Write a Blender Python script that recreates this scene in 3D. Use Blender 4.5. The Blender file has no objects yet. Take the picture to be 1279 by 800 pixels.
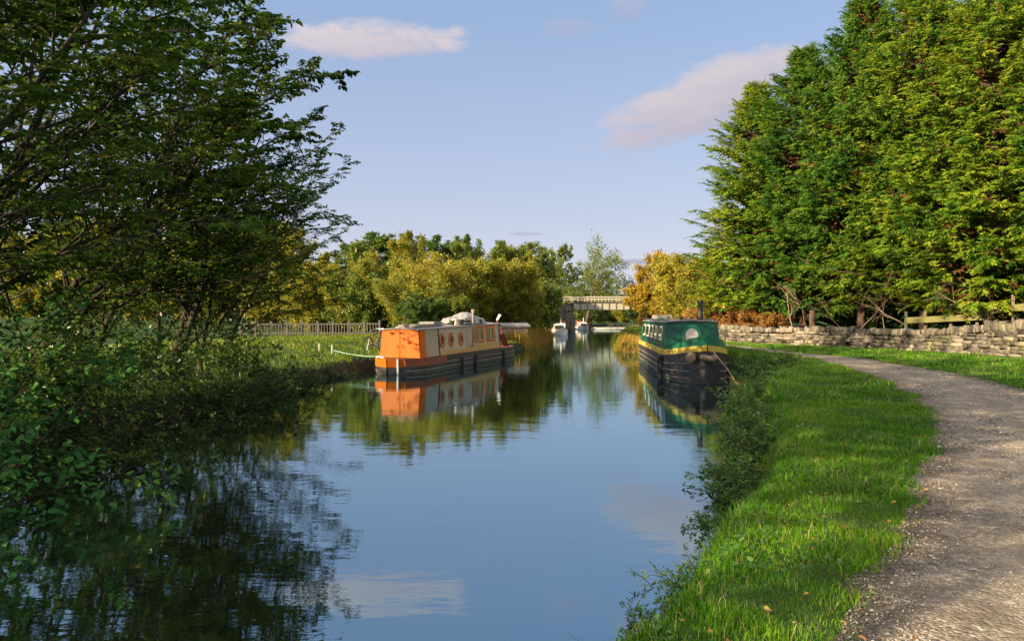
import bpy, bmesh, math, random
import numpy as np
from mathutils import Vector, Matrix, Quaternion

R = math.radians
C = bpy.context.scene.collection
scene = bpy.context.scene
UP = np.array([0., 0., 1.])

# ------------------------------------------------------------------ camera, sky, sun, exposure
EYE, FPX, HOR = 2.1, 924.0, 395.0
cam_d = bpy.data.cameras.new('camera')
cam = bpy.data.objects.new('camera', cam_d); C.objects.link(cam)
cam.location = (0, 0, EYE)
cam.rotation_euler = (R(90) - math.atan(5 / FPX), 0, 0)
cam_d.sensor_width = 36
cam_d.lens = 36 * FPX / 1279
cam_d.clip_end = 6000
scene.camera = cam

SUN_EL = R(19)
SUN_AZ = math.atan2(-0.86, -0.50)
sun_vec = Vector((math.sin(SUN_AZ) * math.cos(SUN_EL), math.cos(SUN_AZ) * math.cos(SUN_EL), math.sin(SUN_EL)))
sd = bpy.data.lights.new('sun', 'SUN')
sd.energy = 5.0
sd.angle = R(0.5)
sd.color = (1.0, 0.80, 0.52)
sun = bpy.data.objects.new('sun', sd); C.objects.link(sun)
sun.rotation_euler = sun_vec.to_track_quat('Z', 'Y').to_euler()
sun.location = (-60, -30, 40)

scene.view_settings.view_transform = 'Standard'
scene.view_settings.look = 'None'
scene.view_settings.exposure = 1.5
scene.view_settings.gamma = 1.0
scene.view_settings.use_curve_mapping = False
scene.render.engine = 'CYCLES'
scene.cycles.use_denoising = True
scene.cycles.max_bounces = 6
scene.cycles.diffuse_bounces = 3
scene.cycles.glossy_bounces = 3
scene.cycles.transmission_bounces = 3
scene.cycles.transparent_max_bounces = 4
scene.cycles.use_adaptive_sampling = True
scene.cycles.adaptive_threshold = 0.02
scene.cycles.caustics_reflective = False
scene.cycles.caustics_refractive = False


class NT:
    """small helper for node trees"""
    def __init__(s, tree):
        s.t = tree
    def n(s, typ, **kw):
        nd = s.t.nodes.new(typ)
        for k, v in kw.items():
            if hasattr(nd, k) and not k.startswith('i_'):
                setattr(nd, k, v)
        return nd
    def l(s, a, b):
        s.t.links.new(a, b)
    def math(s, op, a, b=None, c=None, clamp=False):
        m = s.t.nodes.new('ShaderNodeMath'); m.operation = op; m.use_clamp = clamp
        for i, v in enumerate((a, b, c)):
            if v is None: continue
            if isinstance(v, (int, float)): m.inputs[i].default_value = v
            else: s.l(v, m.inputs[i])
        return m.outputs[0]
    def mix(s, f, a, b, typ='MIX'):
        m = s.t.nodes.new('ShaderNodeMix'); m.data_type = 'RGBA'; m.blend_type = typ
        for i, v in ((0, f), (6, a), (7, b)):
            if isinstance(v, (int, float)): m.inputs[i].default_value = v
            elif isinstance(v, (tuple, list)): m.inputs[i].default_value = (*v[:3], 1)
            else: s.l(v, m.inputs[i])
        return m.outputs[2]
    def noise(s, vec, scale, detail=3, rough=.55):
        nd = s.t.nodes.new('ShaderNodeTexNoise')
        nd.inputs['Scale'].default_value = scale; nd.inputs['Detail'].default_value = detail
        nd.inputs['Roughness'].default_value = rough
        if vec is not None: s.l(vec, nd.inputs['Vector'])
        return nd
    def ramp(s, fac, stops):
        nd = s.t.nodes.new('ShaderNodeValToRGB')
        el = nd.color_ramp.elements
        while len(el) < len(stops): el.new(0.5)
        for e, (p, c) in zip(el, stops):
            e.position = p; e.color = (*c, 1) if len(c) == 3 else c
        s.l(fac, nd.inputs[0])
        return nd.outputs[0]


world = bpy.data.worlds.new('World'); scene.world = world
world.use_nodes = True
wt = world.node_tree; wt.nodes.clear()
w = NT(wt)
sky = w.n('ShaderNodeTexSky'); sky.sky_type = 'NISHITA'; sky.sun_disc = False
sky.sun_elevation = SUN_EL; sky.sun_rotation = SUN_AZ
sky.air_density = 1.0; sky.dust_density = 1.2; sky.ozone_density = 2.2; sky.altitude = 100
tc = w.n('ShaderNodeTexCoord')
sep = w.n('ShaderNodeSeparateXYZ'); w.l(tc.outputs['Generated'], sep.inputs[0])
az = w.math('ARCTAN2', sep.outputs[0], sep.outputs[1])
el = w.math('ARCSINE', sep.outputs[2])
cv = w.n('ShaderNodeCombineXYZ'); w.l(az, cv.inputs[0]); w.l(w.math('MULTIPLY', el, 2.2), cv.inputs[1])
n1 = w.noise(cv.outputs[0], 9, 6, .6)
n2 = w.noise(cv.outputs[0], 30, 5, .6)
nn = w.math('ADD', w.math('MULTIPLY', w.math('SUBTRACT', n1.outputs[0], .5), 2.0), w.math('MULTIPLY', w.math('SUBTRACT', n2.outputs[0], .5), .9))
# evening sky: the clear-sky model, veiled with thin lavender air low down
basec = w.mix(0.75, sky.outputs[0], (1.45, 1.95, 2.95))
veil = w.math('SUBTRACT', 1.0, w.math('MULTIPLY', el, 2.4), clamp=True)
veil = w.math('POWER', veil, 1.25)
col = w.mix(w.math('MULTIPLY', veil, 0.70), basec, (3.1, 2.95, 3.45))
low = w.math('POWER', w.math('SUBTRACT', 1.0, w.math('MULTIPLY', el, 3.2), clamp=True), 5.0)
col = w.mix(w.math('MULTIPLY', low, .75), col, (3.75, 3.6, 3.65))
# azimuth, elevation (rad), half sizes, tilt, strength, colour of each cloud bank and fill patch
clouds_and_fill = [(-0.185, 0.352, .125, .026, 0.05, .95, (3.3, 2.95, 3.0)),
          (0.250, 0.276, .15, .044, 0.30, .9, (3.0, 2.65, 2.75)),
          (0.330, 0.245, .09, .03, 0.10, .40, (2.2, 2.1, 2.6)),
          (0.157, 0.39, .035, .018, 0, .40, (2.6, 2.4, 2.8)),
          (0.075, 0.37, .04, .012, 0, .30, (2.5, 2.3, 2.8)),
          (0.172, 0.073, .06, .0045, 0, .75, (1.9, 1.9, 2.6)),
          (0.02, 0.111, .03, .0035, 0, .45, (1.95, 1.95, 2.7)),
          # unseen bright patches overhead and behind the viewer, added to lift the shade
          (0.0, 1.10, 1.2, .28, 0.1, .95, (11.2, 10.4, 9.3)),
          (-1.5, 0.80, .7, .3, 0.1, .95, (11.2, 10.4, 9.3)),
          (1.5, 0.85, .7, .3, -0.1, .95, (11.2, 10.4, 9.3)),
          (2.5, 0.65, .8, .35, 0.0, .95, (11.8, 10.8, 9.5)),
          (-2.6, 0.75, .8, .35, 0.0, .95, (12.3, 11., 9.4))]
for a0, e0, wa, we, tilt, st, cc in clouds_and_fill:
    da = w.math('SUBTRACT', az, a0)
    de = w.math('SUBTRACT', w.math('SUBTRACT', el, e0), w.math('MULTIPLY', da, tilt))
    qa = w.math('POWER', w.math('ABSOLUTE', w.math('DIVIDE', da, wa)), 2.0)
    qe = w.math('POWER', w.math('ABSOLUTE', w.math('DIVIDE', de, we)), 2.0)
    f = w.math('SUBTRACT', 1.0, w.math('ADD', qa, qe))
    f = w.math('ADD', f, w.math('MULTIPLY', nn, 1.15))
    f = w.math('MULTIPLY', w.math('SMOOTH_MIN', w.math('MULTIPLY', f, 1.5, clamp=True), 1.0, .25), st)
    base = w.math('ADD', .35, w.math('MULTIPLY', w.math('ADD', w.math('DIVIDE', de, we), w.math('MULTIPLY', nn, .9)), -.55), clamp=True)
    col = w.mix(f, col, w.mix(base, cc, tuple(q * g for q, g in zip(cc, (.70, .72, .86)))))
bg = w.n('ShaderNodeBackground'); bg.inputs['Strength'].default_value = 0.083
w.l(col, bg.inputs[0])
wo = w.n('ShaderNodeOutputWorld'); w.l(bg.outputs[0], wo.inputs[0])

# ------------------------------------------------------------------ helpers
def X(px, D): return (px - 639.5) * D / FPX
def Z(py, D): return EYE - (py - HOR) * D / FPX

def tag(o, label=None, cat=None, group=None, kind=None):
    if label: o['label'] = label
    if cat: o['category'] = cat
    if group: o['group'] = group
    if kind: o['kind'] = kind
    return o

def empty(name, loc, rz=0., **kw):
    o = bpy.data.objects.new(name, None); C.objects.link(o)
    o.location = loc; o.rotation_euler = (0, 0, rz)
    return tag(o, **kw)

def link(name, me, mat=None, parent=None, loc=None):
    o = bpy.data.objects.new(name, me); C.objects.link(o)
    if mat is not None:
        for m in (mat if isinstance(mat, (list, tuple)) else [mat]): me.materials.append(m)
    if parent is not None: o.parent = parent
    if loc is not None: o.location = loc
    return o

def np_mesh(name, v, quads=None, tris=None, rnd=None, smooth=False):
    me = bpy.data.meshes.new(name)
    v = np.asarray(v, np.float32)
    q = np.zeros((0, 4), np.int32) if quads is None else np.asarray(quads, np.int32).reshape(-1, 4)
    t = np.zeros((0, 3), np.int32) if tris is None else np.asarray(tris, np.int32).reshape(-1, 3)
    me.vertices.add(len(v)); me.vertices.foreach_set('co', v.ravel())
    nl = q.size + t.size
    me.loops.add(nl); me.loops.foreach_set('vertex_index', np.concatenate([q.ravel(), t.ravel()]))
    me.polygons.add(len(q) + len(t))
    st = np.concatenate([np.arange(len(q)) * 4, q.size + np.arange(len(t)) * 3]).astype(np.int32)
    me.polygons.foreach_set('loop_start', st)
    if smooth: me.polygons.foreach_set('use_smooth', np.ones(len(st), bool))
    if rnd is not None:
        a = me.attributes.new('rnd', 'FLOAT', 'POINT'); a.data.foreach_set('value', np.asarray(rnd, np.float32))
    me.update(calc_edges=True)
    return me

class MB:
    """collects boxes, bars, tubes and loose polygons into ONE mesh"""
    def __init__(s): s.v = []; s.f = []
    def add(s, vs, fs):
        b = len(s.v); s.v += [tuple(map(float, p)) for p in vs]; s.f += [tuple(b + i for i in f) for f in fs]; return s
    def box(s, lo, hi, M=None):
        x0, y0, z0 = lo; x1, y1, z1 = hi
        vs = [Vector(p) for p in ((x0,y0,z0),(x1,y0,z0),(x1,y1,z0),(x0,y1,z0),(x0,y0,z1),(x1,y0,z1),(x1,y1,z1),(x0,y1,z1))]
        if M is not None: vs = [M @ p for p in vs]
        return s.add(vs, [(0,3,2,1),(4,5,6,7),(0,1,5,4),(1,2,6,5),(2,3,7,6),(3,0,4,7)])
    def bar(s, a, b, wd, ht):
        """box beam from a to b, wd across, ht high"""
        a = Vector(a); b = Vector(b); d = b - a; L = d.length
        q = d.to_track_quat('Y', 'Z').to_matrix().to_4x4()
        return s.box((-wd/2, 0, -ht/2), (wd/2, L, ht/2), Matrix.Translation(a) @ q)
    def tube(s, pts, r, n=8, cap=True):
        pts = [Vector(p) for p in pts]
        rr = r if isinstance(r, (list, tuple)) else [r] * len(pts)
        b = len(s.v); ref = None
        for i, p in enumerate(pts):
            d = (pts[min(i+1, len(pts)-1)] - pts[max(i-1, 0)]).normalized()
            if ref is None: ref = d.orthogonal().normalized()
            ref = (ref - d * ref.dot(d)).normalized(); o = d.cross(ref)
            for k in range(n):
                a = 2*math.pi*k/n
                s.v.append(tuple(p + ref*math.cos(a)*rr[i] + o*math.sin(a)*rr[i]))
        for i in range(len(pts)-1):
            for k in range(n):
                s.f.append((b+i*n+k, b+i*n+(k+1)%n, b+(i+1)*n+(k+1)%n, b+(i+1)*n+k))
        if cap:
            s.f.append(tuple(b+k for k in reversed(range(n)))); e = b+(len(pts)-1)*n
            s.f.append(tuple(e+k for k in range(n)))
        return s
    def prism(s, outline, a, b):
        """outline: list of 3-D points, extruded by vector a..b offsets"""
        n = len(outline); o = [Vector(p) for p in outline]; a = Vector(a); b = Vector(b)
        vs = [p + a for p in o] + [p + b for p in o]
        fs = [tuple(reversed(range(n))), tuple(range(n, 2*n))] + [(i, (i+1)%n, n+(i+1)%n, n+i) for i in range(n)]
        return s.add(vs, fs)
    def build(s, name, mat, parent=None, bevel=0., smooth=False, loc=None):
        me = bpy.data.meshes.new(name); me.from_pydata(s.v, [], s.f)
        bm = bmesh.new(); bm.from_mesh(me)
        bmesh.ops.recalc_face_normals(bm, faces=bm.faces[:])
        if bevel > 0:
            bmesh.ops.bevel(bm, geom=bm.edges[:], offset=bevel, segments=2, affect='EDGES', clamp_overlap=True)
        bm.to_mesh(me); bm.free()
        if smooth:
            me.polygons.foreach_set('use_smooth', [True]*len(me.polygons))
        me.update()
        return link(name, me, mat, parent, loc)

def copy_tree(o, parent=None):
    c = o.copy(); C.objects.link(c); c.parent = parent
    if parent is not None: c.matrix_parent_inverse = o.matrix_parent_inverse.copy()
    for ch in list(o.children): copy_tree(ch, c)
    return c

# ------------------------------------------------------------------ materials
def new_mat(name):
    m = bpy.data.materials.new(name); m.use_nodes = True; m.node_tree.nodes.clear()
    return m, NT(m.node_tree)

def out(k, sh, disp=None):
    o = k.n('ShaderNodeOutputMaterial'); k.l(sh, o.inputs[0])

def paint(name, col, rough=.45, var=.25, scale=6, bump=.0, metal=0., dirt=None, dirt_amt=.35, spec=.5, stretch=(1, 1, 1)):
    """paint, timber, metal: a base colour broken up by two sizes of weathering"""
    m, k = new_mat(name)
    t = k.n('ShaderNodeTexCoord'); mp = k.n('ShaderNodeMapping'); mp.inputs['Scale'].default_value = stretch
    k.l(t.outputs['Object'], mp.inputs[0])
    a = k.noise(mp.outputs[0], scale, 5, .65)
    b = k.noise(mp.outputs[0], scale * 7, 4, .6)
    dark = tuple(c * (1 - var) for c in col); lite = tuple(min(1, c * (1 + var)) for c in col)
    c = k.ramp(a.outputs[0], [(.3, dark), (.7, lite)])
    if dirt is not None:
        f = k.ramp(b.outputs[0], [(.52, (0, 0, 0)), (.72, (1, 1, 1))])
        f2 = k.ramp(a.outputs[0], [(.42, (0, 0, 0)), (.6, (1, 1, 1))])
        fm = k.math('MULTIPLY', k.math('ADD', k.math('MULTIPLY', f, .6), k.math('MULTIPLY', f2, .6)), dirt_amt, clamp=True)
        c = k.mix(fm, c, dirt)
    p = k.n('ShaderNodeBsdfPrincipled'); k.l(c, p.inputs['Base Color'])
    p.inputs['Metallic'].default_value = metal
    p.inputs['Specular IOR Level'].default_value = spec
    r = k.math('ADD', rough - .08, k.math('MULTIPLY', b.outputs[0], .2)); k.l(r, p.inputs['Roughness'])
    if bump:
        bp = k.n('ShaderNodeBump'); bp.inputs['Strength'].default_value = bump; bp.inputs['Distance'].default_value = .02
        k.l(b.outputs[0], bp.inputs['Height']); k.l(bp.outputs[0], p.inputs['Normal'])
    out(k, p.outputs[0])
    return m

def leaf_mat(name, stops, trans=.35, gloss=.12, clump=None):
    """leaves: colour by the leaf's own random value, light passes through"""
    m, k = new_mat(name)
    at = k.n('ShaderNodeAttribute'); at.attribute_name = 'rnd'
    f = at.outputs['Fac']
    t = k.n('ShaderNodeTexCoord')
    nz = k.noise(t.outputs['Object'], clump or .8, 2, .5)
    f = k.math('ADD', k.math('MULTIPLY', f, .72), k.math('MULTIPLY', k.math('SUBTRACT', nz.outputs[0], .32), .8), clamp=True)
    c = k.ramp(f, stops)
    d = k.n('ShaderNodeBsdfDiffuse'); k.l(c, d.inputs[0])
    tr = k.n('ShaderNodeBsdfTranslucent')
    k.l(k.mix(.5, c, k.mix(1., c, (1.6, 1.45, .5), 'MULTIPLY')), tr.inputs[0])
    mx = k.n('ShaderNodeMixShader'); mx.inputs[0].default_value = trans
    k.l(d.outputs[0], mx.inputs[1]); k.l(tr.outputs[0], mx.inputs[2])
    sh = mx.outputs[0]
    if gloss:
        g = k.n('ShaderNodeBsdfGlossy'); g.inputs['Roughness'].default_value = .45; g.inputs[0].default_value = (1, 1, 1, 1)
        fr = k.n('ShaderNodeFresnel'); fr.inputs[0].default_value = 1.35
        m2 = k.n('ShaderNodeMixShader'); k.l(k.math('MULTIPLY', fr.outputs[0], gloss * 1.2), m2.inputs[0])
        k.l(sh, m2.inputs[1]); k.l(g.outputs[0], m2.inputs[2]); sh = m2.outputs[0]
    out(k, sh)
    return m

def glass_mat(name, col=(.02, .025, .03), rough=.06):
    m, k = new_mat(name)
    p = k.n('ShaderNodeBsdfPrincipled'); p.inputs['Base Color'].default_value = (*col, 1)
    p.inputs['Roughness'].default_value = rough; p.inputs['IOR'].default_value = 1.6
    out(k, p.outputs[0]); return m

M = {}
M['bark'] = paint('bark_brown', (.075, .055, .038), .9, .4, 9, .8, stretch=(1, 1, .3), dirt=(.10, .11, .07), spec=.2)
M['bark_dark'] = paint('bark_dark', (.045, .036, .028), .9, .4, 9, .8, stretch=(1, 1, .3), dirt=(.05, .06, .035), spec=.2)
M['bark_red'] = paint('bark_reddish', (.075, .048, .034), .9, .35, 9, .8, stretch=(1, 1, .3), spec=.2)
M['bark_pale'] = paint('bark_pale', (.24, .20, .14), .9, .3, 9, .6, stretch=(1, 1, .3), spec=.2)
M['dead_wood'] = paint('dead_wood', (.26, .19, .13), .9, .35, 12, .6, spec=.2)

M['leaf_hazel'] = leaf_mat('leaf_hazel', [(0, (.02, .042, .012)), (.42, (.045, .095, .019)), (.72, (.085, .15, .026)), (.88, (.20, .19, .028)), (1, (.44, .27, .03))], .45, 0)
M['leaf_shade'] = leaf_mat('leaf_bank_shade', [(0, (.012, .026, .010)), (.5, (.03, .062, .018)), (.85, (.065, .10, .024)), (1, (.2, .14, .03))], .3, .03)  # leaf darkened for the bank bushes: bank shade put into the colour
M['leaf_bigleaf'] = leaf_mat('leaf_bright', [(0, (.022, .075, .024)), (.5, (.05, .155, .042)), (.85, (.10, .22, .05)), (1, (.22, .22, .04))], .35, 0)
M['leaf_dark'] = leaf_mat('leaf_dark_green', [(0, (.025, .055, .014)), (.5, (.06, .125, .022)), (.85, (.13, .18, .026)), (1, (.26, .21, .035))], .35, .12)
M['leaf_mid'] = leaf_mat('leaf_mid_green', [(0, (.05, .09, .015)), (.5, (.125, .18, .024)), (.85, (.22, .24, .035)), (1, (.34, .27, .04))], .38, .1)
M['leaf_lime'] = leaf_mat('leaf_yellow_green', [(0, (.09, .11, .015)), (.5, (.23, .23, .025)), (.85, (.37, .31, .035)), (1, (.46, .32, .04))], .4, .1)
M['leaf_ochre'] = leaf_mat('leaf_ochre', [(0, (.08, .095, .016)), (.45, (.26, .245, .03)), (.8, (.46, .39, .05)), (1, (.62, .48, .10))], .4, .08)
M['leaf_straw'] = leaf_mat('leaf_straw', [(0, (.05, .08, .014)), (.40, (.15, .19, .022)), (.72, (.36, .34, .04)), (1, (.62, .50, .09))], .4, .08, 1.3)
M['leaf_amber'] = leaf_mat('leaf_amber', [(0, (.11, .085, .014)), (.45, (.31, .225, .028)), (.8, (.48, .335, .038)), (1, (.6, .46, .08))], .4, .08)
M['leaf_grey'] = leaf_mat('leaf_grey_green', [(0, (.04, .055, .025)), (.5, (.085, .105, .04)), (1, (.17, .17, .07))], .3, .1)
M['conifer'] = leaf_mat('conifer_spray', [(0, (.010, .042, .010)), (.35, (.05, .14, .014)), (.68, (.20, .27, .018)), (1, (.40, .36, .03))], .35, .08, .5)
M['conifer_deep'] = leaf_mat('conifer_spray_deep', [(0, (.008, .034, .010)), (.4, (.035, .108, .015)), (.75, (.125, .205, .02)), (1, (.27, .28, .03))], .30, .05, .5)  # deeper green tint, with mid-row shade partly put into the colour
M['bramble'] = leaf_mat('bramble_leaf', [(0, (.035, .07, .022)), (.5, (.10, .19, .045)), (.85, (.20, .28, .07)), (1, (.38, .20, .06))], .3, .06)
M['nettle'] = leaf_mat('nettle_leaf', [(0, (.02, .055, .018)), (.5, (.045, .115, .03)), (1, (.11, .17, .045))], .3, .12)
M['dry_brush'] = leaf_mat('dry_undergrowth', [(0, (.11, .05, .02)), (.5, (.28, .13, .035)), (1, (.42, .26, .09))], .3, .05)
M['grass'] = leaf_mat('grass_blades', [(0, (.014, .064, .005)), (.40, (.056, .182, .008)), (.80, (.17, .31, .016)), (1, (.42, .37, .08))], .35, .08, .6)
M['grass_far'] = leaf_mat('grass_far_bank', [(0, (.045, .10, .01)), (.5, (.13, .19, .018)), (1, (.30, .26, .03))], .35, .08, .5)
M['reed'] = leaf_mat('dry_reeds', [(0, (.12, .085, .02)), (.5, (.32, .21, .04)), (1, (.48, .33, .09))], .35, .06, .5)
M['dead_spray'] = leaf_mat('dead_cypress_spray', [(0, (.04, .022, .012)), (.5, (.12, .06, .025)), (1, (.22, .12, .045))], .2, 0)
M['straw'] = leaf_mat('straw_stalks', [(0, (.14, .14, .045)), (.5, (.30, .27, .10)), (1, (.48, .42, .2))], .3, .04)
M['litter'] = leaf_mat('fallen_leaf', [(0, (.16, .08, .025)), (.5, (.3, .16, .05)), (1, (.42, .3, .09))], .1, .06)

# ------------------------------------------------------------------ banks, path, ground
LB = np.array([(-60, -8), (-10, -7.8), (0, -7.4), (6, -7.2), (9, -6.9), (14, -6.5), (20, -6.1), (24, -6.0), (27, -6.0), (30, -5.1), (34, -3.9), (38, -2.6), (42, -1.2), (46, .7),
               (52, 2.0), (62, 3.4), (75, 3.9), (84, 4.3), (95, 6.0), (105, 8.2), (112, 9.6), (130, 11.5), (150, 15), (172, 22), (175, 22.4)], float)
RB = np.array([(-60, -34), (-10, -7.2), (0, -1.9), (3, -.10), (4.8, .90), (6.4, 1.72), (7.6, 2.35), (9.5, 3.1), (11.8, 3.95), (15, 5.1), (19, 6.3), (22, 7.6), (25, 8.6), (30, 9.1), (36, 9.5), (40, 9.4), (42, 8.0),
               (44, 6.2), (50, 6.9), (55, 7.5), (65, 9.1), (77, 11), (95, 14.5), (110, 17), (130, 19.5), (150, 21), (172, 22.6), (175, 22.5)], float)
PL = np.array([(-60, -30), (-8, -4.0), (0, .2), (2, .80), (3.65, 1.60), (4.85, 2.42), (6.4, 3.40), (8, 4.42), (8.96, 5.05), (10.2, 5.8), (12.9, 7.1), (15.6, 8.3), (19.7, 9.6), (24.6, 10.65), (27.9, 11.3), (31, 11.5), (34, 11.4), (38, 11.3), (42, 10.9), (46, 10.4), (55, 10.6), (65, 12.2), (77, 14), (95, 16.6), (110, 18.6), (130, 21.5), (175, 25)], float)
PW = np.array([(-60, 3.2), (0, 3.2), (12, 3.0), (17, 2.7), (22, 2.45), (27, 2.15), (29, 1.9), (31.5, 1.4), (34, 1.2), (40, 1.3), (55, 1.4), (175, 1.4)], float)
WALL = [(21.2, 22), (20.2, 26.5), (19.5, 31), (18.6, 36), (16.3, 40.6), (13.9, 44.6), (12.9, 50), (13.2, 57), (15.6, 70)]
WX = np.array([(-60, 26), (0, 23), (22, 21.2), (26.5, 20.2), (31, 19.5), (36, 18.6), (40.6, 16.3), (44.6, 13.9), (50, 12.9), (57, 13.2), (70, 15.6), (110, 24), (175, 32)], float)

def itp(T, y): return np.interp(y, T[:, 0], T[:, 1])
def wig(y, s, a): return a * (np.sin(y * 2.1 + s) * .5 + np.sin(y * 5.3 + s * 2.7) * .3 + np.sin(y * 11.7 + s * 1.3) * .2)
def bankL(y): return itp(LB, y) + wig(y, 1., .12)
def bankR(y): return itp(RB, y) + wig(y, 4., .08)
def pathL(y): return itp(PL, y) + wig(y, 2., .13)
def pathR(y): return itp(PL, y) + itp(PW, y) + wig(y, 7., .12)
def sstep(t): t = np.clip(t, 0, 1); return t * t * (3 - 2 * t)

def gz(x, y):
    x = np.asarray(x, float); y = np.asarray(y, float)
    dl = bankL(y) - x; dr = x - bankR(y); ins = np.minimum(-dl, -dr)
    canal = -.15 - .95 * sstep(ins / 1.4)
    bump = .05 * np.sin(x * 1.3 + y * .7) * np.sin(y * 1.1 - x * .4)
    hl = .48 + .45 * sstep((dl - 1.2) / 6.) + bump * sstep(dl) + .9 * sstep((dl - 14) / 30)
    left = -.15 + (hl + .15) * sstep((dl + .08) / .75)
    dw = x - itp(WX, y)
    hr = .5 + .45 * sstep((dw - .5) / 3.5) + 1.2 * sstep((dw - 8) / 30)
    right = -.15 + (hr + .15) * sstep((dr + .08) / .55)
    z = np.where(dl > -.08, left, np.where(dr > -.08, right, canal))
    # beyond the closed far end of the visible reach it is all land
    return np.where(y > 174, .5 + 0 * x, z)

ys = np.concatenate([np.arange(-60, -12, 4.), np.arange(-12, 46, .35), np.arange(46, 120, .8), np.arange(120, 176, 1.5), np.array([176, 185, 200, 240, 300, 400, 600, 900, 1400, 2200, 3500])])
offs = np.array([0, .04, .1, .18, .28, .4, .55, .75, 1., 1.4, 2., 3, 4.2, 6, 8, 10, 13, 17, 22, 28, 36, 48, 70, 110, 180, 300, 500, 900, 1600, 2600])
rows = []
for y in ys:
    l, r = float(bankL(y)), float(bankR(y))
    mid = np.linspace(l, r, 11)[1:-1]
    rows.append(np.concatenate([(l + .08 - offs)[::-1], mid, r - .08 + offs]))
gx = np.array(rows); gy = np.repeat(ys[:, None], gx.shape[1], 1)
gv = np.stack([gx, gy, gz(gx, gy)], -1).reshape(-1, 3)
nr, nc = gx.shape
ii = np.arange(nr - 1)[:, None] * nc + np.arange(nc - 1)[None, :]
gq = np.stack([ii, ii + 1, ii + nc + 1, ii + nc], -1).reshape(-1, 4)

def ground_mat():
    m, k = new_mat('turf_and_earth')
    t = k.n('ShaderNodeTexCoord'); g = k.n('ShaderNodeNewGeometry')
    sp = k.n('ShaderNodeSeparateXYZ'); k.l(g.outputs['Position'], sp.inputs[0])
    sn = k.n('ShaderNodeSeparateXYZ'); k.l(g.outputs['Normal'], sn.inputs[0])
    a = k.noise(t.outputs['Object'], .5, 5, .65); b = k.noise(t.outputs['Object'], 9, 5, .7)
    grass = k.ramp(a.outputs[0], [(.3, (.012, .035, .005)), (.55, (.025, .062, .008)), (.75, (.07, .085, .015))])
    grass = k.mix(.5, grass, k.ramp(b.outputs[0], [(.35, (.010, .018, .005)), (.65, (.045, .075, .014))]))
    earth = k.ramp(b.outputs[0], [(.3, (.010, .009, .006)), (.7, (.038, .032, .020))])
    f = k.math('MULTIPLY', k.math('SUBTRACT', .93, sn.outputs[2]), 6., clamp=True)
    low = k.math('MULTIPLY', k.math('SUBTRACT', .30, sp.outputs[2]), 5., clamp=True)
    c = k.mix(k.math('MAXIMUM', f, low), grass, earth)
    p = k.n('ShaderNodeBsdfPrincipled'); k.l(c, p.inputs['Base Color']); p.inputs['Roughness'].default_value = .95
    p.inputs['Specular IOR Level'].default_value = .15
    bp = k.n('ShaderNodeBump'); bp.inputs['Strength'].default_value = .8; bp.inputs['Distance'].default_value = .05
    k.l(b.outputs[0], bp.inputs['Height']); k.l(bp.outputs[0], p.inputs['Normal'])
    out(k, p.outputs[0]); return m
tag(link('ground', np_mesh('ground', gv, gq, smooth=True), ground_mat()), kind='structure')

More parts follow.
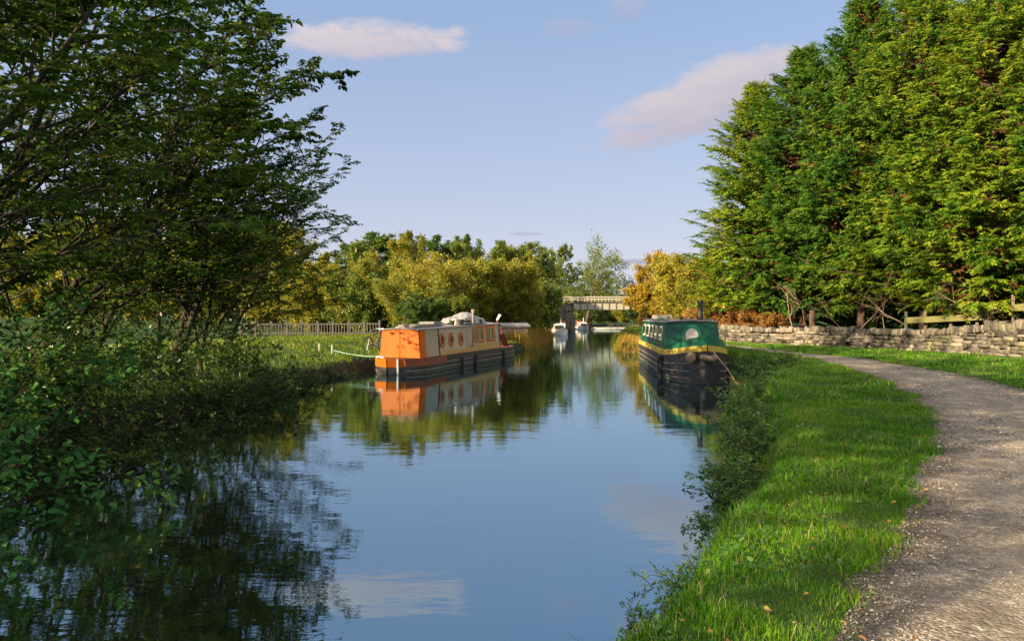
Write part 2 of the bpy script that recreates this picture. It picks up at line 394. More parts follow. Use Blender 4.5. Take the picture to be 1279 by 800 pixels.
# towpath: a sheet of trodden gravel a few mm above the turf
def path_mat():
    m, k = new_mat('towpath_gravel')
    t = k.n('ShaderNodeTexCoord'); o = t.outputs['Object']; at = k.n('ShaderNodeAttribute'); at.attribute_name = 'rnd'
    vo = k.n('ShaderNodeTexVoronoi'); vo.inputs['Scale'].default_value = 42; k.l(o, vo.inputs['Vector'])
    vs = k.n('ShaderNodeTexVoronoi'); vs.inputs['Scale'].default_value = 95; k.l(o, vs.inputs['Vector'])
    a = k.noise(o, 1.1, 5, .65); b = k.noise(o, 14, 6, .75); dd = k.noise(o, 5, 5, .7)
    sc = k.n('ShaderNodeSeparateColor'); k.l(vo.outputs['Color'], sc.inputs[0])
    sc2 = k.n('ShaderNodeSeparateColor'); k.l(vs.outputs['Color'], sc2.inputs[0])
    g = k.ramp(sc.outputs[0], [(0, (.055, .042, .032)), (.45, (.265, .215, .150)), (.8, (.42, .35, .262)), (1, (.70, .64, .54))])
    g2 = k.ramp(sc2.outputs[0], [(0, (.04, .032, .025)), (.6, (.22, .182, .135)), (1, (.46, .41, .33))])
    c = k.mix(.45, g, g2)
    dirt = k.ramp(b.outputs[0], [(.3, (.06, .046, .032)), (.7, (.20, .158, .115))])
    c = k.mix(k.ramp(dd.outputs[0], [(.40, (0, 0, 0)), (.62, (1, 1, 1))]), c, dirt)
    c = k.mix(k.ramp(a.outputs[0], [(.3, (.0, .0, .0)), (.75, (.6, .6, .6))]), c, k.mix(.5, c, (.28, .225, .165)))
    # u runs from the water side to the wall side; two trodden lines and soiled margins
    e = k.math('ABSOLUTE', k.math('SUBTRACT', at.outputs['Fac'], .5))
    ew = k.math('ADD', e, k.math('MULTIPLY', k.math('SUBTRACT', dd.outputs[0], .5), .30))
    margin = k.ramp(ew, [(.36, (0, 0, 0)), (.50, (1, 1, 1))])
    worn = k.ramp(k.math('ABSOLUTE', k.math('SUBTRACT', ew, .17)), [(.0, (1, 1, 1)), (.11, (0, 0, 0))])
    c = k.mix(k.math('MULTIPLY', worn, .45), c, k.ramp(b.outputs[0], [(.3, (.235, .195, .138)), (.7, (.38, .32, .24))]))
    c = k.mix(k.math('MULTIPLY', margin, .8), c, k.ramp(b.outputs[0], [(.35, (.028, .024, .014)), (.62, (.10, .078, .048))]))
    damp = k.noise(o, .55, 3, .6)
    c = k.mix(k.ramp(damp.outputs[0], [(.55, (0, 0, 0)), (.68, (.5, .5, .5))]), c, k.mix(1., c, (.55, .52, .5), 'MULTIPLY'))
    p = k.n('ShaderNodeBsdfPrincipled'); k.l(c, p.inputs['Base Color']); p.inputs['Roughness'].default_value = .9
    p.inputs['Specular IOR Level'].default_value = .25
    h = k.math('ADD', k.math('MULTIPLY', k.math('SUBTRACT', 1., vo.outputs['Distance']), .7), k.math('MULTIPLY', b.outputs[0], .8))
    bp = k.n('ShaderNodeBump'); bp.inputs['Strength'].default_value = .9; bp.inputs['Distance'].default_value = .03
    k.l(h, bp.inputs['Height']); k.l(bp.outputs[0], p.inputs['Normal'])
    out(k, p.outputs[0]); return m
py_ = np.concatenate([np.arange(-12, 46, .15), np.arange(46, 150, .6)])
u = np.linspace(0, 1, 25)
pl, pr = pathL(py_) - wig(py_ * 3, 5, .06), pathR(py_) + wig(py_ * 3, 9, .06)
pxs = pl[:, None] + (pr - pl)[:, None] * u
pys = np.repeat(py_[:, None], 25, 1)
pz = .506 + (.022 * np.sin(u * math.pi) - .012 * np.exp(-((np.abs(u - .5) - .17) / .07) ** 2))[None, :] + .008 * np.sin(pxs * 3.1) * np.sin(pys * 2.3) * np.sin(u * math.pi)[None, :]
pv = np.stack([pxs, pys, pz], -1).reshape(-1, 3)
ii = np.arange(len(py_) - 1)[:, None] * 25 + np.arange(24)[None, :]
tag(link('path', np_mesh('path', pv, np.stack([ii, ii + 1, ii + 26, ii + 25], -1).reshape(-1, 4), rnd=np.tile(u, len(py_)), smooth=True), path_mat()), kind='structure')

# canal water
def water_mat():
    m, k = new_mat('canal_water')
    t = k.n('ShaderNodeTexCoord')
    mp = k.n('ShaderNodeMapping'); mp.inputs['Scale'].default_value = (1., 2.6, 1); k.l(t.outputs['Object'], mp.inputs[0])
    a = k.noise(mp.outputs[0], .7, 3, .55); b = k.noise(mp.outputs[0], 4.0, 3, .55)
    patch = k.noise(t.outputs['Object'], .12, 2, .5)
    amp = k.ramp(patch.outputs[0], [(.35, (.35, .35, .35)), (.7, (1, 1, 1))])
    h = k.math('ADD', k.math('MULTIPLY', a.outputs[0], .0036), k.math('MULTIPLY', k.math('MULTIPLY', b.outputs[0], .0012), amp))
    bp = k.n('ShaderNodeBump'); bp.inputs['Strength'].default_value = 1.; bp.inputs['Distance'].default_value = 1.
    k.l(h, bp.inputs['Height'])
    d = k.n('ShaderNodeBsdfDiffuse'); d.inputs[0].default_value = (.010, .013, .007, 1); k.l(bp.outputs[0], d.inputs['Normal'])
    g = k.n('ShaderNodeBsdfGlossy'); g.inputs['Roughness'].default_value = .012; g.inputs[0].default_value = (.70, .90, 1, 1)
    k.l(bp.outputs[0], g.inputs['Normal'])
    fr = k.n('ShaderNodeFresnel'); fr.inputs[0].default_value = 2.9; k.l(bp.outputs[0], fr.inputs['Normal'])
    mx = k.n('ShaderNodeMixShader'); k.l(k.math('ADD', .33, k.math('MULTIPLY', fr.outputs[0], .67)), mx.inputs[0]); k.l(d.outputs[0], mx.inputs[1]); k.l(g.outputs[0], mx.inputs[2])
    out(k, mx.outputs[0]); return m
wy = np.concatenate([np.arange(-60, 175, 2.), [174.5]])
wl, wr = bankL(wy) - .6, bankR(wy) + .6
wv = np.stack([np.stack([wl, wy, 0 * wy], -1), np.stack([wr, wy, 0 * wy], -1)], 1).reshape(-1, 3)
ii = np.arange(len(wy) - 1)[:, None] * 2
tag(link('water', np_mesh('water', wv, np.concatenate([ii, ii + 1, ii + 3, ii + 2], 1)), water_mat()), kind='structure')

# ------------------------------------------------------------------ foliage generators
def unit(a): return a / np.maximum(np.linalg.norm(a, axis=-1, keepdims=True), 1e-9)

class Plant:
    """wood tubes and leaves gathered as arrays"""
    def __init__(s, seed):
        s.r = np.random.default_rng(seed); s.wv = []; s.wf = []; s.nw = 0
        s.c = []; s.d = []; s.n = []; s.l = []; s.w = []; s.k = []
    def tube(s, pts, r0, r1, sides=5):
        pts = np.asarray(pts); n = len(pts)
        d = unit(np.gradient(pts, axis=0))
        ref = np.array([1., .13, .07]) if abs(d[0][0]) < .8 else np.array([.1, 1., .05])
        a = unit(np.cross(d, ref)); b = np.cross(d, a)
        rr = np.linspace(r0, r1, n)[:, None, None]
        th = np.arange(sides) * 2 * math.pi / sides
        v = pts[:, None, :] + rr * (a[:, None, :] * np.cos(th)[None, :, None] + b[:, None, :] * np.sin(th)[None, :, None])
        i = np.arange(n - 1)[:, None] * sides; k = np.arange(sides)[None, :]; k1 = (k + 1) % sides
        s.wf.append((np.stack([i + k, i + k1, i + sides + k1, i + sides + k], -1) + s.nw).reshape(-1, 4))
        s.wv.append(v.reshape(-1, 3)); s.nw += n * sides
    def line(s, p, d, L, n, wander, lift):
        pts = [np.array(p, float)]; d = np.array(d, float)
        for _ in range(n):
            d = d + s.r.normal(0, wander, 3) + UP * lift; d = d / np.linalg.norm(d)
            pts.append(pts[-1] + d * L / n)
        return np.array(pts)
    def leaves(s, c, d, n, l, w, k):
        s.c.append(c); s.d.append(d); s.n.append(n); s.l.append(l); s.w.append(w); s.k.append(k)
    def wood_mesh(s, name):
        return np_mesh(name, np.concatenate(s.wv), np.concatenate(s.wf), smooth=True)
    def leaf_mesh(s, name, shape='diamond', fold=.15):
        c = np.concatenate(s.c); d = unit(np.concatenate(s.d)); n = np.concatenate(s.n)
        l = np.concatenate(s.l)[:, None]; w = np.concatenate(s.w)[:, None]; k = np.concatenate(s.k)
        sd = unit(np.cross(d, n)); n = np.cross(sd, d)
        N = len(c); i = np.arange(N)[:, None]
        if shape == 'diamond':
            v = np.stack([c, c + d*l*.42 + sd*w*.5 + n*w*fold, c + d*l, c + d*l*.42 - sd*w*.5 + n*w*fold], 1)
            return np_mesh(name, v.reshape(-1, 3), i * 4 + np.arange(4)[None, :], rnd=np.repeat(k, 4))
        v = np.stack([c, c + d*l*.28 + sd*w*.46 + n*w*fold, c + d*l*.68 + sd*w*.36 + n*w*fold*.6 - n*l*.05, c + d*l - n*l*.14,
                      c + d*l*.68 - sd*w*.36 + n*w*fold*.6 - n*l*.05, c + d*l*.28 - sd*w*.46 + n*w*fold], 1)
        q = np.concatenate([i * 6 + np.array([[0, 1, 2, 3]]), i * 6 + np.array([[0, 3, 4, 5]])])
        return np_mesh(name, v.reshape(-1, 3), q, rnd=np.repeat(k, 6))

def grow(P, p, d, L, r, lv, S):
    """one branch and, by recursion, all it carries; S: per-level settings"""
    s = S[lv]; rg = P.r
    pts = P.line(p, d, L, s['seg'], s['wander'], s['lift'])
    last = lv == len(S) - 1
    if r > .002: P.tube(pts, r, r * s.get('taper', .35), s.get('sides', 5))
    dirs = unit(np.gradient(pts, axis=0))
    if last:
        n = s['leaves']; t = rg.uniform(s.get('t0', .1), 1.03, n) if not s.get('even') else np.linspace(s.get('t0', .1), 1.02, n)
        x = np.clip(t, 0, 1) * (len(pts) - 1); i = np.minimum(x.astype(int), len(pts) - 2); f = (x - i)[:, None]
        c = pts[i] * (1 - f) + pts[i + 1] * f; dd = dirs[i]
        side = unit(np.cross(dd, UP + rg.normal(0, .1, 3)))
        sg = np.where(np.arange(n) % 2 == 0, 1., -1.)[:, None]
        sp = s.get('spread', .0)
        c = c + rg.normal(0, 1, (n, 3)) * sp
        ld = unit(dd * .6 + side * sg * s.get('splay', .9) + UP * s.get('droop', -.15) + rg.normal(0, s.get('dj', .25), (n, 3)))
        nm = unit(UP * s.get('flat', 1.) + rg.normal(0, s.get('nj', .35), (n, 3)))
        l = s['ll'] * rg.uniform(.6, 1.2, n)
        k0 = rg.uniform(0, .55)
        P.leaves(c, ld, nm, l, l * s.get('lw', .6), np.clip(k0 + rg.uniform(0, .45, n), 0, 1))
        return
    c = S[lv + 1]
    n = max(1, int(round(s['n'] * rg.uniform(.8, 1.2))))
    ts = np.linspace(s['t0'], s.get('t1', 1.), n) + rg.uniform(-.5, .5, n) * (1 - s['t0']) / n
    azi = rg.uniform(0, 6.28)
    for j, t in enumerate(ts):
        t = min(max(t, .02), 1.); x = t * (len(pts) - 1); i = min(int(x), len(pts) - 2)
        q = pts[i] + (pts[i + 1] - pts[i]) * (x - i); dd = dirs[i]
        if s.get('planar'):
            sd = np.cross(dd, UP); sd = sd / (np.linalg.norm(sd) + 1e-9) * (1 if j % 2 else -1)
            sd = sd + rg.normal(0, s.get('pj', .3), 3)
        else:
            azi += 2.4 + rg.normal(0, .4)
            a = unit(np.cross(dd, np.array([.31, .9, .22]))); b = np.cross(dd, a)
            sd = a * math.cos(azi) + b * math.sin(azi)
        if 'bias' in s: sd = sd + np.array(s['bias'])
        sd = unit(sd)
        ang = s['ang'] * rg.uniform(.75, 1.2)
        nd = unit(dd * math.cos(ang) + sd * math.sin(ang))
        if 'minz' in s and nd[2] < s['minz']: nd[2] = s['minz']; nd = unit(nd)
        prof = s['prof'](t) if 'prof' in s else (1 - .55 * t)
        grow(P, q, nd, L * s['ratio'] * prof * rg.uniform(.75, 1.2), max(r * s.get('rr', .5) * (1 - .4 * t), .0021), lv + 1, S)

def plant_thing(name, root_loc, trunk_me, crown_me, bark, leaf, label, cat, group=None, rz=0., sc=1., leafname='crown', woodname='trunk'):
    e = empty(name, root_loc, rz, label=label, cat=cat, group=group)
    e.scale = (sc, sc, sc) if isinstance(sc, (int, float)) else sc
    for nm, me, mt in ((woodname, trunk_me, bark), (leafname, crown_me, leaf)):
        if me is None: continue
        if not len(me.materials): me.materials.append(mt)
        o = bpy.data.objects.new(nm, me); C.objects.link(o); o.parent = e
        o.material_slots[0].link = 'OBJECT'; o.material_slots[0].material = mt
    return e

# --- waterside elms/hazels: many stems leaning out over the canal, leaves in flat sprays
def waterside(seed, H, nst, lean, spread, bias, nl=13, leaves=10, ll=.11, ratio=.50):
    P = Plant(seed); rg = P.r
    S = [dict(seg=9, wander=.05, lift=.02, n=nl, t0=.16, t1=1., ang=.85, ratio=ratio, prof=lambda t: 1.15 - .75 * t, rr=.42, sides=7, taper=.2, bias=bias, minz=-.05),
         dict(seg=7, wander=.07, lift=.012, n=9, t0=.22, ang=.80, ratio=.44, planar=True, pj=.35, rr=.5, sides=5, taper=.25),
         dict(seg=4, wander=.09, lift=-.01, n=6, t0=.12, ang=.75, ratio=.50, planar=True, pj=.25, rr=.55, sides=3, taper=.4),
         dict(seg=3, wander=.08, lift=-.03, leaves=leaves, ll=ll, lw=.62, even=True, t0=.08, splay=1., droop=-.22, dj=.28, nj=.34, sides=3)]
    for j in range(nst):
        a = rg.uniform(0, 6.28)
        d = np.array([lean[0] + spread * math.cos(a), lean[1] + spread * math.sin(a), 1.])
        grow(P, (rg.normal(0, .3), rg.normal(0, .3), -.3), unit(d), H * rg.uniform(.8, 1.1), .085 * rg.uniform(.7, 1.2), 0, S)
    return P.wood_mesh('trunk'), P.leaf_mesh('crown', 'leaf', .16)

# --- round-headed broadleaf for the middle distance
def broadleaf(seed, H, nst=1, lean=.12, nl=13, leaves=16, ll=.17, t0=.22, ang=.9, ratio=.45, spread=.12, rr0=.12, nb=8, nt=5, lift=.02):
    P = Plant(seed); rg = P.r
    S = [dict(seg=8, wander=.07, lift=.02, n=nl, t0=t0, ang=ang, ratio=ratio, prof=lambda t: .75 + .9 * t - 1.15 * t * t, rr=.45, sides=6, taper=.2, minz=-.1),
         dict(seg=5, wander=.10, lift=lift, n=nb, t0=.2, ang=.8, ratio=.5, rr=.5, sides=4, taper=.3),
         dict(seg=3, wander=.12, lift=lift, n=nt, t0=.15, ang=.8, ratio=.55, rr=.5, sides=3, taper=.4),
         dict(seg=2, wander=.1, lift=0., leaves=leaves, ll=ll, lw=.72, splay=.9, droop=-.1, dj=.5, flat=.25, nj=.8, spread=spread, sides=3)]
    for j in range(nst):
        a = rg.uniform(0, 6.28)
        grow(P, (rg.normal(0, .25) * (nst > 1), rg.normal(0, .25) * (nst > 1), -.3), unit(np.array([lean * math.cos(a), lean * math.sin(a), 1.])), H * rg.uniform(.8, 1.05), rr0, 0, S)
    return P.wood_mesh('trunk'), P.leaf_mesh('crown', 'diamond', .15)

# --- overgrown cypress: whorls of rising boughs hung with flat feathery sprays
def conifer(seed, H, Rm, nb=520, skirt=.13):
    P = Plant(seed); rg = P.r
    tr = P.line((0, 0, -.4), (0, 0, 1), H, 10, .012, .05)
    P.tube(tr, .26, .03, 8)
    lump = rg.uniform(0, 6.28, 6)
    Dd = Plant(seed + 5000)
    for j in range(nb):
        h = skirt + (1 - skirt) * ((j + rg.uniform()) / nb) ** 1.05
        az = j * 2.399 + rg.normal(0, .35)
        prof = (1 - h ** 2.3) * (1.12 if j % 5 == 0 else .94) * min(1., .80 + 1.6 * (h - skirt))
        prof *= 1 + .17 * math.sin(2 * az + lump[0] + h * 9) + .10 * math.sin(3 * az + lump[1] - h * 17) + .08 * math.sin(h * 40 + lump[2] + az)
        L = Rm * prof * rg.uniform(.78, 1.10) + .30
        rise = rg.uniform(.05, .42) + .9 * max(0, h - .6)
        x = h * 10; i = min(int(x), 9); p = tr[i] + (tr[i+1] - tr[i]) * (x - i)
        d = unit(np.array([math.cos(az), math.sin(az), rise]))
        ln = P.line(p, d, L, 6, .05, .015 + .03 * h)
        P.tube(ln, .045 * (.5 + prof), .008, 4)
        dirs = unit(np.gradient(ln, axis=0))
        ns = int(6 + 11 * min(1., L / Rm))
        for t in np.linspace(.34, 1.02, ns) + rg.uniform(-.04, .04, ns):
            t = min(max(t, 0), 1.0); y = t * 6; i = min(int(y), 5); q = ln[i] + (ln[i+1] - ln[i]) * (y - i); dd = dirs[i]
            sd = np.cross(dd, UP); sd /= np.linalg.norm(sd) + 1e-9
            sgn = 1 if rg.uniform() < .5 else -1
            fan = rg.uniform(.15, 1.15) * (1 if t < .95 else .25)
            sdir = unit(dd * 1. + sd * sgn * fan + UP * rg.uniform(-.30, .25))
            Ls = rg.uniform(.50, 1.1) * (.8 + .3 * (1 - h))
            m = 24
            ax = np.linspace(.0, 1., m)[:, None]
            pos = q + sdir * Ls * ax + UP * (-.26 * Ls) * (ax ** 2)
            ssd = np.cross(sdir, UP); ssd /= np.linalg.norm(ssd) + 1e-9
            sg = np.where(np.arange(m) % 2 == 0, 1., -1.)[:, None]
            pd = unit(sdir * .75 + ssd * sg * .55 + UP * (-.42) + rg.normal(0, .22, (m, 3)))
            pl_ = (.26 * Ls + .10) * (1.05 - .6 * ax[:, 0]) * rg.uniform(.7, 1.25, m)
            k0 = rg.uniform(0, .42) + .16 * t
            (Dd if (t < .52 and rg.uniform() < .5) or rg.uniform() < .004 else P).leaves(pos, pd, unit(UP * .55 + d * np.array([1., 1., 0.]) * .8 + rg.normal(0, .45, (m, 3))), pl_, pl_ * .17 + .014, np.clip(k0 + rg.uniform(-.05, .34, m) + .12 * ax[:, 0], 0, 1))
    return P.wood_mesh('trunk'), P.leaf_mesh('crown', 'diamond', -.1), Dd.leaf_mesh('dead_sprays', 'diamond', -.1)

# --- arching canes of bramble and scrub
def shrub(seed, R_, H, canes=16, leaves=22, ll=.08, up=.9, twigs=7, shape='leaf', lw=.65):
    P = Plant(seed); rg = P.r
    S = [dict(seg=7, wander=.08, lift=-.09, n=twigs, t0=.15, ang=.7, ratio=.38, rr=.6, sides=4, taper=.4),
         dict(seg=3, wander=.12, lift=-.05, leaves=leaves, ll=ll, lw=lw, splay=.9, droop=-.2, dj=.4, flat=.8, nj=.45, spread=ll * .35, sides=3)]
    for j in range(canes):
        a = rg.uniform(0, 6.28); o = rg.uniform(.25, 1.)
        d = unit(np.array([math.cos(a) * o, math.sin(a) * o, up * rg.uniform(.6, 1.2)]))
        grow(P, (rg.normal(0, R_ * .25), rg.normal(0, R_ * .25), -.1), d, math.hypot(R_, H) * rg.uniform(.6, 1.15), .011, 0, S)
    return P.wood_mesh('stems'), P.leaf_mesh('foliage', shape, .14)

def blades(seed, xs, yy, zs, hmin, hmax, wd, lean=.35, kbias=None):
    """grass: bent tapering blades, one quad and one triangle each"""
    rg = np.random.default_rng(seed); n = len(xs)
    b = np.stack([xs, yy, zs], -1)
    a = rg.uniform(0, 6.28, n); h = rg.uniform(hmin, hmax, n)
    ld = np.stack([np.cos(a), np.sin(a), 0 * a], -1) * (rg.uniform(.1, 1., n) * lean * h)[:, None]
    a2 = rg.uniform(0, 6.28, n); sd = np.stack([np.cos(a2), np.sin(a2), 0 * a2], -1) * (wd * rg.uniform(.6, 1.3, n) * .5)[:, None]
    up = UP[None, :] * h[:, None]
    v = np.stack([b - sd, b + sd, b + sd * .75 + up * .6 + ld * .35, b - sd * .75 + up * .6 + ld * .35, b + up * (1 - .25 * lean) + ld * 1.1], 1)
    i = np.arange(n)[:, None] * 5
    k = np.clip(rg.beta(2, 2.6, n) + (0 if kbias is None else kbias), 0, 1)
    return v.reshape(-1, 3), i + np.array([[0, 1, 2, 3]]), i + np.array([[3, 2, 4]]), np.repeat(k, 5)

# ================================================================== LARGE STRUCTURE
# ------------------------------------------------------------------ far hill and its woods
hx = np.linspace(-700, 900, 90); hy = np.linspace(230, 900, 22)
HX, HY = np.meshgrid(hx, hy)
hz = 13.5 * np.exp(-((HY - 470) / 120) ** 2) * (.8 + .25 * np.sin(HX * .011 + 1) + .15 * np.sin(HX * .031)) + .3
ii = np.arange(21)[:, None] * 90 + np.arange(89)[None, :]
hill_m = paint('hill_pasture', (.055, .085, .03), .95, .3, .02, spec=.1)
tag(link('hill', np_mesh('hill', np.stack([HX, HY, hz], -1).reshape(-1, 3), np.stack([ii, ii+1, ii+91, ii+90], -1).reshape(-1, 4), smooth=True), hill_m), kind='structure')
P = Plant(900); rg = P.r
N = 26000
tx = rg.uniform(-500, 620, 900); ty = rg.uniform(330, 470, 900)
k = rg.integers(0, 900, N); rad = rg.uniform(2.2, 4.6, 900)[k]
u3 = unit(rg.normal(0, 1, (N, 3))) * rg.uniform(.6, 1., (N, 1))
hh = 13.5 * np.exp(-((ty - 470) / 120) ** 2) * (.8 + .25 * np.sin(tx * .011 + 1) + .15 * np.sin(tx * .031))
c = np.stack([tx[k] + u3[:, 0] * rad, ty[k] + u3[:, 1] * rad, hh[k] + rad * 1.7 + u3[:, 2] * rad * 1.5], -1)
P.leaves(c, rg.normal(0, 1, (N, 3)), u3 + rg.normal(0, .4, (N, 3)), rg.uniform(.8, 1.8, N), rg.uniform(.7, 1.3, N), np.clip(rg.uniform(0, .7, N), 0, 1))
far_leaf = leaf_mat('far_woodland', [(0, (.02, .035, .025)), (.5, (.04, .065, .035)), (1, (.09, .10, .045))], .2, .03, .05)
tag(link('distant_woods', P.leaf_mesh('distant_woods'), far_leaf), kind='stuff')

# ------------------------------------------------------------------ dry stone wall
def stone_mat():
    m, k = new_mat('gritstone')
    at = k.n('ShaderNodeAttribute'); at.attribute_name = 'rnd'
    t = k.n('ShaderNodeTexCoord'); nz = k.noise(t.outputs['Object'], 9, 6, .7); n2 = k.noise(t.outputs['Object'], 1.3, 3, .6)
    c = k.ramp(at.outputs['Fac'], [(0, (.04, .036, .032)), (.3, (.095, .084, .070)), (.7, (.165, .145, .115)), (1, (.29, .25, .19))])
    c = k.mix(.55, c, k.mix(1., c, k.ramp(nz.outputs[0], [(.3, (.45, .42, .4)), (.7, (1.35, 1.3, 1.2))]), 'MULTIPLY'))
    moss = k.ramp(n2.outputs[0], [(.52, (0, 0, 0)), (.75, (.6, .6, .6))])
    c = k.mix(moss, c, (.14, .15, .055))
    p = k.n('ShaderNodeBsdfPrincipled'); k.l(c, p.inputs['Base Color']); p.inputs['Roughness'].default_value = .92; p.inputs['Specular IOR Level'].default_value = .2
    bp = k.n('ShaderNodeBump'); bp.inputs['Strength'].default_value = .9; bp.inputs['Distance'].default_value = .03
    k.l(nz.outputs[0], bp.inputs['Height']); k.l(bp.outputs[0], p.inputs['Normal'])
    out(k, p.outputs[0]); return m
M['stone'] = stone_mat()

BOXF = [(0,3,2,1),(4,5,6,7),(0,1,5,4),(1,2,6,5),(2,3,7,6),(3,0,4,7)]
def stones(specs, seed):
    """specs: (centre, along, across, half sizes) -> one mesh of jittered, edge-worn blocks"""
    rg = np.random.default_rng(seed); V = []; F = []; K = []
    for c, a, b, (hx_, hy_, hz_) in specs:
        c, a, b = np.array(c), np.array(a), np.array(b)
        base = sum(len(x) for x in V)
        vs = []
        # two rings plus chamfered ends: 16 points
        for z, s in ((-1, .86), (-.62, 1.), (.62, 1.), (1, .84)):
            for sx, sy in ((-1, -1), (1, -1), (1, 1), (-1, 1)):
                j = rg.normal(0, .14, 3)
                vs.append(c + a * hx_ * (sx * s + j[0]) + b * hy_ * (sy * s + j[1]) + UP * hz_ * (z + j[2]))
        V.append(np.array(vs))
        F.append((base, base+3, base+2, base+1)); F.append((base+12, base+13, base+14, base+15))
        for r_ in range(3):
            for q in range(4):
                F.append((base+r_*4+q, base+r_*4+(q+1) % 4, base+r_*4+4+(q+1) % 4, base+r_*4+4+q))
        K += [float(rg.uniform())] * 16
    return np.concatenate(V), F, K

wp = np.array(WALL, float)
seg = np.linalg.norm(np.diff(wp, axis=0), axis=1); cum = np.concatenate([[0], np.cumsum(seg)])
def wall_at(s):
    i = min(max(np.searchsorted(cum, s) - 1, 0), len(seg) - 1); f = (s - cum[i]) / seg[i]
    p = wp[i] + (wp[i+1] - wp[i]) * f; a = (wp[i+1] - wp[i]) / seg[i]
    return np.array([p[0], p[1], 0]), np.array([a[0], a[1], 0]), np.array([-a[1], a[0], 0])
rg = np.random.default_rng(77)
body, cope = [], []
Lw = cum[-1] - 12
def wall_h(s): return .80 + .28 * math.exp(-((s - 7.5) / 2.2) ** 2) + .10 * math.sin(s * .8) * .5 + (.15 if s < 7 else 0)
z = .0; course = 0
while z < 1.2:
    hgt = rg.uniform(.13, .20) * (1 - .15 * course / 6)
    s = rg.uniform(0, .3)
    while s < Lw:
        ln = rg.uniform(.10, .24) if rg.uniform() < .45 else rg.uniform(.24, .62)
        p, a, b = wall_at(s + ln / 2)
        if z + hgt * .6 < wall_h(s):
            batter = .24 - .09 * z
            for sd in (-1, 1):
                body.append((p + b * sd * (batter * .55 + rg.normal(0, .045)) + UP * (.44 + z + hgt / 2 + rg.normal(0, .012)), a, b, (ln / 2 * .97, batter * .5, hgt / 2 * rg.uniform(.78, 1.25))))
        s += ln + .008
    z += hgt; course += 1
s = 0
while s < Lw:
    ln = rg.uniform(.10, .24); p, a, b = wall_at(s + ln / 2)
    hh_ = rg.uniform(.11, .17) * (1.35 if 5.5 < s < 8.5 else 1)
    tl = rg.normal(0, .12); aa = unit(a + UP * tl)
    cope.append((p + UP * (.44 + wall_h(s) + hh_ * .9), aa, b, (ln / 2 * .98, .19 * rg.uniform(.85, 1.15), hh_)))
    s += ln
we = empty('dry_stone_wall', (wp[2][0], wp[2][1], .45), label='low dry stone wall with upright coping stones beside the towpath grass', cat='wall')
for nm, sp, sd_ in (('stonework', body, 5), ('coping', cope, 6)):
    V, F, K = stones(sp, sd_)
    me = np_mesh(nm, V - np.array([wp[2][0], wp[2][1], .45]), F, rnd=K)
    link(nm, me, M['stone'], we)

# ------------------------------------------------------------------ railway bridge over the canal
BY = 110.
br = empty('railway_bridge', (X(716, BY), BY, 0), label='pale panelled girder footbridge with railings crossing the canal', cat='bridge')
bx0, bx1 = -3.4, X(812, BY) - X(716, BY) + 2.5
M['girder'] = paint('bridge_paint', (.36, .335, .255), .6, .15, .7, dirt=(.20, .15, .10), dirt_amt=.5)
M['girder_dark'] = paint('bridge_edge', (.10, .085, .06), .7, .3, 1.5)
M['pier'] = paint('pier_stone', (.17, .145, .115), .9, .4, 1.4, .8, dirt=(.05, .05, .035), dirt_amt=.7, stretch=(1, 1, 2.5), spec=.2)
zb, zt = 3.05, 4.25
for yy in (0., 4.2):
    m = MB(); m.box((0, yy - .08, zb + .09), (bx1, yy + .08, zt - .1)); m.build('girder_web', M['girder'], br)
    m = MB(); m.box((-.4, yy - .22, zb), (bx1, yy + .22, zb + .09)); m.box((-.4, yy - .24, zt - .1), (bx1, yy + .24, zt + .02))
    for i in range(int(bx1 / 1.06) + 1): m.box((i * 1.06 - .045, yy - .17, zb + .09), (i * 1.06 + .045, yy + .17, zt - .1))
    m.build('girder_flange', M['girder_dark'], br)
    m = MB()
    for h in (zt + .42, zt + .78): m.box((bx0, yy - .05, h - .05), (bx1, yy + .05, h + .05))
    for i in range(-3, int(bx1 / 1.06) + 1): m.box((i * 1.06 - .05, yy - .052, zt + .02), (i * 1.06 + .05, yy + .052, zt + .86))
    m.build('railing', M['girder'], br)
m = MB(); m.box((-12, .3, zt - .5), (bx1, 3.9, zt - .2)); m.build('deck', M['girder_dark'], br)
m = MB(); m.box((-1.15, -.5, -1), (0, 4.8, zb - .12)); m.box((-.35, -.75, -1), (.25, 5., 1.75)); m.build('abutment', M['pier'], br)
m = MB(); m.box((-1.35, -.65, zb - .12), (.12, 4.95, zb + .14)); m.box((-1.2, -.5, zb + .14), (-.2, 4.8, zt - .5)); m.build('pier_cap', M['pier'], br)
m = MB(); m.box((-12, -.3, -1), (-1.15, 4.6, 3.9)); m.build('wing_wall', M['pier'], br)
m = MB(); m.box((bx1 - 1.6, -.5, -1), (bx1 + 12, 4.8, zb - .02)); m.build('abutment', M['pier'], br)

